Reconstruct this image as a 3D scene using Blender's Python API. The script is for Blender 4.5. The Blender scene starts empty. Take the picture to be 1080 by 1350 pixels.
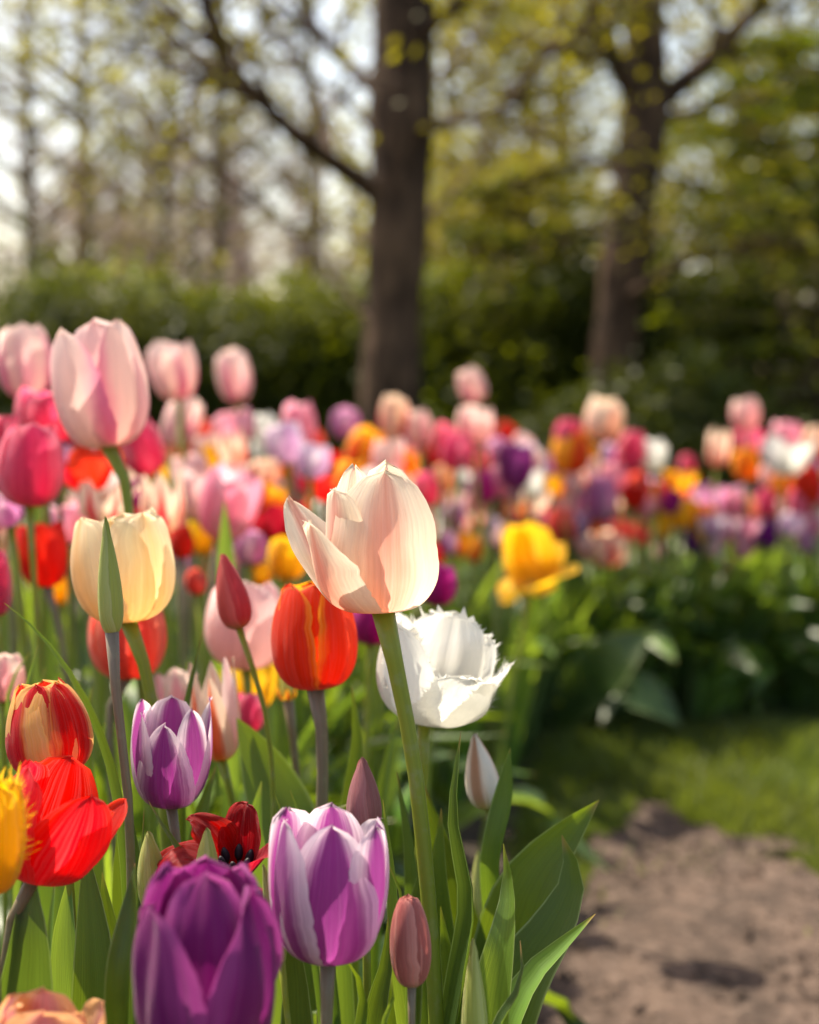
import bpy, math, random
import numpy as np
from mathutils import Vector, Matrix, noise

random.seed(7)
rng = np.random.default_rng(11)
sc = bpy.context.scene
COL = sc.collection

# ------------------------------------------------------------------ camera
FPX = 1875.0                       # focal length in photograph pixels (1350 high)
CAM = Vector((0.0, 0.0, 0.60))
PITCH = math.atan(175.0 / FPX)
cam_d = bpy.data.cameras.new("camera")
cam = bpy.data.objects.new("camera", cam_d)
COL.objects.link(cam)
cam.location = CAM
cam.rotation_euler = (math.radians(90) - PITCH, 0, 0)
cam_d.sensor_fit = 'VERTICAL'
cam_d.sensor_height = 36.0
cam_d.lens = 50.0
cam_d.clip_start = 0.02
cam_d.clip_end = 1500
cam_d.dof.use_dof = True
cam_d.dof.focus_distance = 0.60
cam_d.dof.aperture_fstop = 5.7
cam_d.dof.aperture_blades = 0
sc.camera = cam

# ------------------------------------------------------------------ world + sun
SUN_EL, SUN_AZ = math.radians(57), math.radians(-42)    # azimuth from +Y (view direction) towards +X
world = bpy.data.worlds.new("World")
sc.world = world
world.use_nodes = True
wn = world.node_tree.nodes
wl = world.node_tree.links
wn.clear()
sky = wn.new('ShaderNodeTexSky')
sky.sky_type = 'NISHITA'
sky.sun_disc = False
sky.sun_elevation = SUN_EL
sky.sun_rotation = SUN_AZ
sky.air_density = 1.0
sky.dust_density = 2.5
sky.ozone_density = 0.6
bg = wn.new('ShaderNodeBackground')
bg.inputs['Strength'].default_value = 0.15
wo = wn.new('ShaderNodeOutputWorld')
warm = wn.new('ShaderNodeMix')            # the photograph is balanced warm
warm.data_type = 'RGBA'
warm.blend_type = 'MULTIPLY'
warm.inputs[0].default_value = 1.0
warm.inputs[7].default_value = (1.08, 0.97, 0.84, 1)
wl.new(sky.outputs[0], warm.inputs[6])
wl.new(warm.outputs[2], bg.inputs[0])
wl.new(bg.outputs[0], wo.inputs[0])
sun_d = bpy.data.lights.new("sun", 'SUN')
sun_d.energy = 5.0
sun_d.angle = math.radians(0.6)
sun_d.color = (1.0, 0.90, 0.72)
sun = bpy.data.objects.new("sun", sun_d)
COL.objects.link(sun)
S = Vector((math.sin(SUN_AZ) * math.cos(SUN_EL), math.cos(SUN_AZ) * math.cos(SUN_EL), math.sin(SUN_EL)))
sun.rotation_euler = S.to_track_quat('Z', 'Y').to_euler()
sun.location = (-4, 5, 9)

# ------------------------------------------------------------------ exposure / render
sc.view_settings.view_transform = 'Standard'
sc.view_settings.look = 'None'
sc.view_settings.exposure = 1.12
sc.view_settings.gamma = 1.0
sc.view_settings.use_curve_mapping = False
sc.cycles.use_denoising = True
sc.cycles.max_bounces = 10
sc.cycles.diffuse_bounces = 5
sc.cycles.transmission_bounces = 8
sc.cycles.transparent_max_bounces = 8
sc.cycles.sample_clamp_indirect = 6.0


def P(px, py, d):
    """Point seen at photograph pixel (px, py), d metres down the view axis."""
    x = (px - 540.0) / FPX * d
    y = (675.0 - py) / FPX * d
    s, c = math.sin(PITCH), math.cos(PITCH)
    return CAM + Vector((x, y * s + d * c, y * c - d * s))


def pix(p):
    """Photograph pixel and depth of a world point."""
    q = Vector(p) - CAM
    s, c = math.sin(PITCH), math.cos(PITCH)
    d = q.y * c - q.z * s
    y = q.y * s + q.z * c
    return 540 + q.x / d * FPX, 675 - y / d * FPX, d


# ------------------------------------------------------------------ materials
class NT:
    def __init__(self, name):
        self.m = bpy.data.materials.new(name)
        self.m.use_nodes = True
        self.n = self.m.node_tree.nodes
        self.l = self.m.node_tree.links
        self.n.clear()
        self.out = self.n.new('ShaderNodeOutputMaterial')

    def node(self, t, **kw):
        n = self.n.new(t)
        for k, v in kw.items():
            setattr(n, k, v)
        return n

    def put(self, sock, v):
        if isinstance(v, bpy.types.NodeSocket):
            self.l.new(v, sock)
        elif isinstance(v, (tuple, list)) and len(v) == 3 and sock.type == 'RGBA':
            sock.default_value = (*v, 1)
        else:
            sock.default_value = v

    def math(self, op, a, b=0.0, c=None, clamp=False):
        n = self.node('ShaderNodeMath', operation=op, use_clamp=clamp)
        self.put(n.inputs[0], a)
        self.put(n.inputs[1], b)
        if c is not None:
            self.put(n.inputs[2], c)
        return n.outputs[0]

    def step(self, v, lo, hi):
        n = self.node('ShaderNodeMapRange', interpolation_type='SMOOTHSTEP')
        self.put(n.inputs[0], v)
        n.inputs[1].default_value = lo
        n.inputs[2].default_value = hi
        n.inputs[3].default_value = 0
        n.inputs[4].default_value = 1
        return n.outputs[0]

    def mix(self, f, a, b):
        n = self.node('ShaderNodeMix', data_type='RGBA')
        self.put(n.inputs[0], f)
        self.put(n.inputs[6], a)
        self.put(n.inputs[7], b)
        return n.outputs[2]

    def noise(self, vec, scale, detail=3.0, rough=0.55):
        n = self.node('ShaderNodeTexNoise')
        if vec is not None:
            self.l.new(vec, n.inputs['Vector'])
        n.inputs['Scale'].default_value = scale
        n.inputs['Detail'].default_value = detail
        n.inputs['Roughness'].default_value = rough
        return n.outputs[0]

    def vec(self, x, y, z):
        n = self.node('ShaderNodeCombineXYZ')
        self.put(n.inputs[0], x)
        self.put(n.inputs[1], y)
        self.put(n.inputs[2], z)
        return n.outputs[0]

    def bump(self, h, strength, dist=0.001):
        n = self.node('ShaderNodeBump')
        n.inputs['Strength'].default_value = strength
        n.inputs['Distance'].default_value = dist
        self.l.new(h, n.inputs['Height'])
        return n.outputs[0]

    def surface(self, color, rough=0.5, normal=None, transl=0.0, tcolor=None, spec=0.4, sheen=0.0):
        b = self.node('ShaderNodeBsdfPrincipled')
        self.put(b.inputs['Base Color'], color)
        self.put(b.inputs['Roughness'], rough)
        b.inputs['Specular IOR Level'].default_value = spec
        if sheen:
            b.inputs['Sheen Weight'].default_value = sheen
            b.inputs['Sheen Roughness'].default_value = 0.4
        if normal is not None:
            self.l.new(normal, b.inputs['Normal'])
        if transl > 0:
            t = self.node('ShaderNodeBsdfTranslucent')
            self.put(t.inputs[0], tcolor if tcolor is not None else color)
            if normal is not None:
                self.l.new(normal, t.inputs['Normal'])
            mx = self.node('ShaderNodeMixShader')
            mx.inputs[0].default_value = transl
            self.l.new(b.outputs[0], mx.inputs[1])
            self.l.new(t.outputs[0], mx.inputs[2])
            self.l.new(mx.outputs[0], self.out.inputs[0])
        else:
            self.l.new(b.outputs[0], self.out.inputs[0])
        return self.m


def uvs(nt):
    uv = nt.node('ShaderNodeUVMap')
    sp = nt.node('ShaderNodeSeparateXYZ')
    nt.l.new(uv.outputs[0], sp.inputs[0])
    return sp.outputs[0], sp.outputs[1]


PETAL = {}


def petal_mat(key, center, edge, base=None, e0=0.45, e1=0.95, tip=0.0, basev=0.16, streak=0.35,
              transl=0.58, rough=0.58, hue=0.012, val=0.20, tcenter=None, flame=None):
    """center -> edge across the petal, base colour at the foot; fine streaks run along the petal."""
    nt = NT("petal_" + key)
    u, v = uvs(nt)
    a = nt.math('ABSOLUTE', nt.math('MULTIPLY_ADD', u, 2.0, -1.0))
    oi = nt.node('ShaderNodeObjectInfo')
    rnd = nt.math('MULTIPLY', oi.outputs['Random'], 37.0)
    st = nt.noise(nt.vec(nt.math('MULTIPLY', u, 26.0), nt.math('MULTIPLY', v, 1.4), rnd), 1.0, 4.0, 0.6)
    big = nt.noise(nt.vec(nt.math('MULTIPLY', u, 3.0), nt.math('MULTIPLY', v, 2.2), rnd), 1.0, 2.0)
    # pigment leaves the rim and the tip
    k = nt.math('ADD', a, nt.math('MULTIPLY', nt.math('POWER', v, 3.0), tip))
    k = nt.math('ADD', k, nt.math('MULTIPLY', nt.math('SUBTRACT', st, 0.5), streak))
    k = nt.math('ADD', k, nt.math('MULTIPLY', nt.math('SUBTRACT', big, 0.5), 0.30))
    f = nt.step(k, e0, e1)
    col = nt.mix(f, center, edge)
    if base is not None:
        fb = nt.step(nt.math('ADD', v, nt.math('MULTIPLY', nt.math('SUBTRACT', st, 0.5), 0.10)), basev, 0.0)
        col = nt.mix(fb, col, base)
    hsv = nt.node('ShaderNodeHueSaturation')
    nt.put(hsv.inputs['Color'], col)
    nt.put(hsv.inputs['Hue'], nt.math('MULTIPLY_ADD', nt.math('SUBTRACT', oi.outputs['Random'], 0.5), hue, 0.5))
    nt.put(hsv.inputs['Value'], nt.math('MULTIPLY_ADD', nt.math('SUBTRACT', st, 0.5), val * 2.2, 1.02))
    vein = nt.noise(nt.vec(nt.math('MULTIPLY', u, 55.0), nt.math('MULTIPLY', v, 0.9), rnd), 1.0, 2.0, 0.5)
    nt.put(hsv.inputs['Saturation'], nt.math('MULTIPLY_ADD', nt.math('SUBTRACT', vein, 0.5), 0.32, 1.0))
    fine = nt.noise(nt.vec(nt.math('MULTIPLY', u, 70.0), nt.math('MULTIPLY', v, 2.5), rnd), 1.0, 3.0, 0.6)
    h = nt.math('ADD', nt.math('MULTIPLY', fine, 0.5), nt.math('MULTIPLY', big, 1.5))
    nrm = nt.bump(h, 0.75, 0.0012)
    PETAL[key] = nt.surface(hsv.outputs[0], rough, nrm, transl, None, 0.20, 0.18)
    return PETAL[key]


petal_mat('cream', (0.84, 0.40, 0.30), (0.88, 0.76, 0.60), (0.85, 0.66, 0.25), e0=0.08, e1=0.78, tip=0.30, basev=0.13, streak=0.25, transl=0.50)
petal_mat('creamyellow', (0.88, 0.60, 0.30), (0.88, 0.78, 0.56), (0.85, 0.6, 0.2), e0=0.10, e1=0.75, tip=0.25)
petal_mat('pinkcream', (0.88, 0.71, 0.64), (0.76, 0.27, 0.43), (0.86, 0.70, 0.60), e0=0.32, e1=0.85, tip=-0.50, basev=0.2)
petal_mat('blush', (0.82, 0.38, 0.43), (0.88, 0.72, 0.63), (0.85, 0.65, 0.5), e0=0.25, e1=0.8, tip=0.5)
petal_mat('palepink', (0.84, 0.55, 0.54), (0.87, 0.68, 0.65), (0.85, 0.6, 0.5), e0=0.2, e1=0.9)
petal_mat('pink', (0.80, 0.30, 0.42), (0.87, 0.58, 0.62), (0.85, 0.6, 0.55), e0=0.2, e1=0.95)
petal_mat('hotpink', (0.76, 0.08, 0.20), (0.87, 0.30, 0.40), (0.8, 0.4, 0.3), e0=0.25, e1=0.95)
petal_mat('coral', (0.74, 0.09, 0.07), (0.86, 0.26, 0.16), (0.75, 0.4, 0.1), e0=0.3, e1=0.95)
petal_mat('magenta', (0.42, 0.01, 0.20), (0.62, 0.06, 0.38), (0.5, 0.1, 0.3), e0=0.4, e1=0.95)
petal_mat('red', (0.70, 0.010, 0.008), (0.82, 0.035, 0.012), (0.6, 0.15, 0.02), e0=0.4, e1=0.98, basev=0.08, transl=0.62)
petal_mat('darkred', (0.30, 0.005, 0.012), (0.44, 0.012, 0.016), (0.55, 0.35, 0.05), e0=0.4, e1=0.98, basev=0.12, rough=0.32)
petal_mat('redyellow', (0.58, 0.006, 0.010), (0.90, 0.60, 0.20), (0.85, 0.45, 0.10), e0=0.30, e1=0.62, tip=-0.05, basev=0.06, streak=0.4)
petal_mat('orange', (0.74, 0.045, 0.012), (0.95, 0.42, 0.03), (0.62, 0.52, 0.16), e0=0.72, e1=1.05, tip=0.10, basev=0.09)
petal_mat('orangeyellow', (0.78, 0.08, 0.01), (0.92, 0.52, 0.02), (0.85, 0.5, 0.05), e0=0.15, e1=0.7, tip=0.3)
petal_mat('yellow', (0.86, 0.50, 0.006), (0.92, 0.62, 0.02), (0.75, 0.55, 0.05), e0=0.3, e1=0.95)
petal_mat('white', (0.72, 0.71, 0.67), (0.76, 0.75, 0.70), (0.80, 0.72, 0.45), e0=0.3, e1=0.95, basev=0.12, val=0.04)
petal_mat('creamred', (0.66, 0.03, 0.04), (0.90, 0.74, 0.56), (0.8, 0.4, 0.3), e0=0.18, e1=0.52, tip=0.35, streak=0.6)
petal_mat('peachred', (0.80, 0.14, 0.05), (0.88, 0.66, 0.50), (0.88, 0.42, 0.05), e0=0.18, e1=0.52, tip=0.35, basev=0.35, streak=0.5)
petal_mat('apricot', (0.72, 0.26, 0.26), (0.90, 0.52, 0.24), (0.8, 0.5, 0.3), e0=0.3, e1=0.9, tip=0.3)
petal_mat('purplewhite', (0.33, 0.055, 0.27), (0.90, 0.76, 0.82), (0.62, 0.45, 0.50), e0=0.44, e1=1.08, tip=0.34, basev=0.10, streak=0.5)
petal_mat('lilac', (0.52, 0.19, 0.40), (0.80, 0.54, 0.64), (0.7, 0.5, 0.6), e0=0.3, e1=0.95)
petal_mat('lilacwhite', (0.60, 0.34, 0.56), (0.88, 0.78, 0.84), (0.8, 0.7, 0.7), e0=0.2, e1=0.8, tip=0.3)
petal_mat('purple', (0.20, 0.014, 0.14), (0.40, 0.065, 0.28), (0.08, 0.008, 0.09), e0=0.45, e1=1.0, tip=0.2, transl=0.42)
petal_mat('deeppurple', (0.12, 0.006, 0.14), (0.20, 0.014, 0.22), (0.08, 0.01, 0.1), e0=0.4, e1=1.0)
petal_mat('greenbud', (0.42, 0.46, 0.10), (0.56, 0.58, 0.20), (0.36, 0.42, 0.08), e0=0.2, e1=0.9, transl=0.25)
petal_mat('darkgreenbud', (0.40, 0.44, 0.10), (0.52, 0.54, 0.20), (0.36, 0.44, 0.07), e0=0.3, e1=0.95, transl=0.25)
petal_mat('redbud', (0.52, 0.05, 0.06), (0.74, 0.16, 0.16), (0.42, 0.26, 0.10), e0=0.2, e1=0.9, basev=0.35, transl=0.35)
petal_mat('mauvebud', (0.30, 0.11, 0.12), (0.48, 0.19, 0.19), (0.40, 0.26, 0.18), e0=0.2, e1=0.9, basev=0.2, transl=0.25)
petal_mat('pinkbud', (0.46, 0.13, 0.12), (0.74, 0.30, 0.26), (0.42, 0.24, 0.10), e0=0.2, e1=0.95, basev=0.25, transl=0.3)
petal_mat('whitebud', (0.46, 0.26, 0.17), (0.86, 0.80, 0.72), (0.42, 0.44, 0.14), e0=0.1, e1=0.5, basev=0.45, transl=0.3)


def leaf_mat(name, base, tr, margin=(0.35, 0.42, 0.18), transl=0.42, rough=0.36):
    nt = NT(name)
    u, v = uvs(nt)
    a = nt.math('ABSOLUTE', nt.math('MULTIPLY_ADD', u, 2.0, -1.0))
    oi = nt.node('ShaderNodeObjectInfo')
    rnd = nt.math('MULTIPLY', oi.outputs['Random'], 53.0)
    st = nt.noise(nt.vec(nt.math('MULTIPLY', u, 34.0), nt.math('MULTIPLY', v, 0.8), rnd), 1.0, 3.0, 0.6)
    big = nt.noise(nt.vec(nt.math('MULTIPLY', u, 2.0), nt.math('MULTIPLY', v, 5.0), rnd), 1.0, 3.0)
    val = nt.math('ADD', nt.math('MULTIPLY_ADD', st, 0.5, 0.42), nt.math('MULTIPLY', big, 0.65))
    val = nt.math('ADD', val, nt.math('MULTIPLY', nt.math('SUBTRACT', oi.outputs['Random'], 0.5), 0.35))
    hsv = nt.node('ShaderNodeHueSaturation')
    hsv.inputs['Color'].default_value = (*base, 1)
    nt.put(hsv.inputs['Value'], val)
    nt.put(hsv.inputs['Hue'], nt.math('MULTIPLY_ADD', nt.math('SUBTRACT', oi.outputs['Random'], 0.5), 0.03, 0.5))
    rim = nt.step(a, 0.90, 0.97)
    col = nt.mix(nt.math('MULTIPLY', rim, 0.8), hsv.outputs[0], margin)
    tipf = nt.step(v, 0.975, 1.0)
    col = nt.mix(nt.math('MULTIPLY', tipf, 0.8), col, (0.42, 0.20, 0.08))
    hs2 = nt.node('ShaderNodeHueSaturation')
    hs2.inputs['Color'].default_value = (*tr, 1)
    nt.put(hs2.inputs['Value'], val)
    h = nt.math('ADD', st, nt.math('MULTIPLY', big, 1.2))
    nrm = nt.bump(h, 0.35, 0.0008)
    return nt.surface(col, nt.math('MULTIPLY_ADD', big, 0.25, rough - 0.10), nrm, transl, hs2.outputs[0], 0.5)


LEAF = leaf_mat('tulip_leaf', (0.045, 0.092, 0.016), (0.19, 0.27, 0.008))
LEAF_BRIGHT = leaf_mat('tulip_leaf_yellowish', (0.11, 0.22, 0.035), (0.32, 0.44, 0.03))
LEAF_GREY = leaf_mat('tulip_leaf_bluish', (0.052, 0.100, 0.030), (0.15, 0.235, 0.014), rough=0.32)


def stem_mat(name, top, bottom):
    nt = NT(name)
    u, v = uvs(nt)
    st = nt.noise(nt.vec(nt.math('MULTIPLY', u, 14.0), nt.math('MULTIPLY', v, 3.0), 0.0), 1.0, 3.0)
    f = nt.step(nt.math('ADD', v, nt.math('MULTIPLY', nt.math('SUBTRACT', st, 0.5), 0.15)), 0.55, 1.0)
    col = nt.mix(f, bottom, top)
    hsv = nt.node('ShaderNodeHueSaturation')
    nt.put(hsv.inputs['Color'], col)
    nt.put(hsv.inputs['Value'], nt.math('MULTIPLY_ADD', st, 0.5, 0.75))
    tc = nt.node('ShaderNodeTexCoord')
    bl = nt.noise(tc.outputs['Object'], 120.0, 3.0)
    col2 = nt.mix(nt.math('MULTIPLY', nt.step(bl, 0.5, 0.75), 0.35), hsv.outputs[0], (0.30, 0.31, 0.20))
    return nt.surface(col2, 0.45, nt.bump(nt.math('ADD', st, bl), 0.25, 0.0006), 0.18, None, 0.4)


STEM_G = stem_mat('stem_green', (0.26, 0.29, 0.025), (0.19, 0.26, 0.03))
STEM_P = stem_mat('stem_purplish', (0.225, 0.172, 0.125), (0.20, 0.24, 0.06))
STEM_B = stem_mat('stem_brownish', (0.20, 0.15, 0.08), (0.12, 0.17, 0.04))


def plain_mat(name, color, rough=0.6, nscale=30, var=0.4, transl=0.0, bump=0.3, bdist=0.002):
    nt = NT(name)
    tc = nt.node('ShaderNodeTexCoord')
    n = nt.noise(tc.outputs['Object'], nscale, 4.0)
    hsv = nt.node('ShaderNodeHueSaturation')
    hsv.inputs['Color'].default_value = (*color, 1)
    nt.put(hsv.inputs['Value'], nt.math('MULTIPLY_ADD', n, var * 2, 1 - var))
    return nt.surface(hsv.outputs[0], rough, nt.bump(n, bump, bdist), transl, None, 0.35)


def bark_mat(name, c1, c2):
    nt = NT(name)
    tc = nt.node('ShaderNodeTexCoord')
    mp = nt.node('ShaderNodeMapping')
    mp.inputs['Scale'].default_value = (9, 9, 2.2)
    nt.l.new(tc.outputs['Object'], mp.inputs[0])
    n1 = nt.noise(mp.outputs[0], 2.2, 6.0, 0.65)
    n2 = nt.noise(tc.outputs['Object'], 3.0, 3.0)
    f = nt.step(nt.math('ADD', n1, nt.math('MULTIPLY', nt.math('SUBTRACT', n2, 0.5), 0.6)), 0.35, 0.7)
    col = nt.mix(f, c1, c2)
    return nt.surface(col, 0.85, nt.bump(n1, 0.8, 0.03), 0, None, 0.2)


BARK = bark_mat('bark_dark', (0.036, 0.020, 0.012), (0.13, 0.076, 0.045))
BARK_PALE = bark_mat('bark_grey_brown', (0.11, 0.075, 0.040), (0.27, 0.19, 0.10))


def foliage_mat(name, base, tr, transl=0.45, var=0.5, rough=0.6):
    nt = NT(name)
    tc = nt.node('ShaderNodeTexCoord')
    n = nt.noise(tc.outputs['Object'], 1.6, 3.0)
    n2 = nt.noise(tc.outputs['Object'], 14.0, 2.0)
    val = nt.math('ADD', nt.math('MULTIPLY_ADD', n, var * 1.2, 1 - var * .6), nt.math('MULTIPLY', nt.math('SUBTRACT', n2, 0.5), 0.8))
    h1 = nt.node('ShaderNodeHueSaturation')
    h1.inputs['Color'].default_value = (*base, 1)
    nt.put(h1.inputs['Value'], val)
    nt.put(h1.inputs['Hue'], nt.math('MULTIPLY_ADD', nt.math('SUBTRACT', n, 0.5), 0.08, 0.5))
    h2 = nt.node('ShaderNodeHueSaturation')
    h2.inputs['Color'].default_value = (*tr, 1)
    nt.put(h2.inputs['Value'], val)
    nt.put(h2.inputs['Hue'], nt.math('MULTIPLY_ADD', nt.math('SUBTRACT', n, 0.5), 0.08, 0.5))
    return nt.surface(h1.outputs[0], rough, None, transl, h2.outputs[0], 0.4)


FOL_SPRING = foliage_mat('foliage_spring', (0.17, 0.165, 0.009), (0.37, 0.33, 0.006))
FOL_GREEN = foliage_mat('foliage_green', (0.072, 0.095, 0.006), (0.20, 0.235, 0.004))
FOL_DARK = foliage_mat('foliage_dark', (0.036, 0.050, 0.005), (0.115, 0.135, 0.004), transl=0.33, rough=0.6)
TWIG = plain_mat('twig_brown', (0.17, 0.12, 0.095), 0.8, 5, 0.3)
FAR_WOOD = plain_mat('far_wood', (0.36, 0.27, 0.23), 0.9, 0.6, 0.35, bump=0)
STAMEN = plain_mat('stamen_black', (0.012, 0.010, 0.016), 0.6, 200)
PISTIL = plain_mat('pistil_yellow_green', (0.55, 0.50, 0.10), 0.5, 200)


# ------------------------------------------------------------------ mesh helpers
def mk_mesh(name, V, F, UV=None, mat=None, smooth=True):
    me = bpy.data.meshes.new(name)
    V = np.asarray(V, dtype=np.float32).reshape(-1, 3)
    me.from_pydata(V.tolist(), [], F)
    if UV is not None:
        l = me.uv_layers.new(name="UVMap")
        idx = np.empty(len(me.loops), dtype=np.int32)
        me.loops.foreach_get('vertex_index', idx)
        l.data.foreach_set('uv', np.asarray(UV, dtype=np.float32)[idx].ravel())
    if smooth:
        me.polygons.foreach_set('use_smooth', [True] * len(me.polygons))
    if mat is not None:
        me.materials.append(mat)
    me.update()
    return me


def quads_mesh(name, Q, mat):
    """Q: (n,4,3) array of loose quads, fast."""
    n = len(Q)
    me = bpy.data.meshes.new(name)
    me.vertices.add(n * 4)
    me.vertices.foreach_set('co', np.asarray(Q, dtype=np.float32).ravel())
    me.loops.add(n * 4)
    me.loops.foreach_set('vertex_index', np.arange(n * 4, dtype=np.int32))
    me.polygons.add(n)
    me.polygons.foreach_set('loop_start', np.arange(0, n * 4, 4, dtype=np.int32))
    me.polygons.foreach_set('loop_total', np.full(n, 4, dtype=np.int32))
    me.materials.append(mat)
    me.update(calc_edges=True)
    return me


def link(name, data, parent=None, mw=None):
    o = bpy.data.objects.new(name, data)
    COL.objects.link(o)
    if parent is not None:
        o.parent = parent
    if mw is not None:
        o.matrix_local = mw
    return o


def tag(o, label=None, cat=None, group=None, kind=None):
    if label: o['label'] = label
    if cat: o['category'] = cat
    if group: o['group'] = group
    if kind: o['kind'] = kind
    return o


def empty(name, loc):
    o = bpy.data.objects.new(name, None)
    o.empty_display_size = 0.02
    COL.objects.link(o)
    o.location = loc
    return o


def set_mat(o, m):
    o.material_slots[0].link = 'OBJECT'
    o.material_slots[0].material = m


def catmull(pts, n):
    pts = [np.asarray(p, dtype=float) for p in pts]
    if len(pts) == 2:
        t = np.linspace(0, 1, n)[:, None]
        return pts[0] * (1 - t) + pts[1] * t
    A = np.array(pts)
    L = np.concatenate([[0], np.cumsum(np.maximum(1e-9, np.linalg.norm(np.diff(A, axis=0), axis=1)))])
    m = np.empty_like(A)
    seg = np.diff(A, axis=0) / np.diff(L)[:, None]
    m[0], m[-1] = seg[0], seg[-1]
    for i in range(1, len(A) - 1):
        h0, h1 = L[i] - L[i - 1], L[i + 1] - L[i]
        m[i] = (seg[i - 1] * h1 + seg[i] * h0) / (h0 + h1)
    out = []
    for s in np.linspace(0, L[-1], n):
        i = min(max(0, int(np.searchsorted(L, s, side='right')) - 1), len(A) - 2)
        h = L[i + 1] - L[i]
        t = (s - L[i]) / h
        out.append((2 * t ** 3 - 3 * t * t + 1) * A[i] + (t ** 3 - 2 * t * t + t) * h * m[i] + (-2 * t ** 3 + 3 * t * t) * A[i + 1] + (t ** 3 - t * t) * h * m[i + 1])
    return np.array(out)


def grid_faces(nu, nv, closed=False, off=0):
    F = []
    m = nu if closed else nu - 1
    for j in range(nv - 1):
        for i in range(m):
            a = off + j * nu + i
            b = off + j * nu + (i + 1) % nu
            F.append((a, b, b + nu, a + nu))
    return F


def tube_arrays(path, radii, sides=10, caps=True):
    path = np.asarray(path, dtype=float)
    n = len(path)
    T = np.gradient(path, axis=0)
    T /= np.linalg.norm(T, axis=1)[:, None] + 1e-12
    ref = np.array([0.0, 1.0, 0.0]) if abs(T[0][1]) < 0.9 else np.array([1.0, 0, 0])
    V, UV = [], []
    a = np.linspace(0, 2 * math.pi, sides, endpoint=False)
    for i in range(n):
        s = np.cross(T[i], ref)
        s /= np.linalg.norm(s) + 1e-12
        b = np.cross(s, T[i])
        ref = b
        V.append(path[i] + radii[i] * (np.cos(a)[:, None] * s + np.sin(a)[:, None] * b))
        UV += [(k / sides, i / (n - 1)) for k in range(sides)]
    V = np.concatenate(V)
    F = grid_faces(sides, n, True)
    if caps:
        F.append(tuple(range(sides))[::-1])
        F.append(tuple(range((n - 1) * sides, n * sides)))
    return V, F, UV


def merge(parts):
    V, F, UV, off = [], [], [], 0
    for v, f, uv in parts:
        V.append(v)
        F += [tuple(x + off for x in q) for q in f]
        UV += list(uv)
        off += len(v)
    return np.concatenate(V), F, UV


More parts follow.
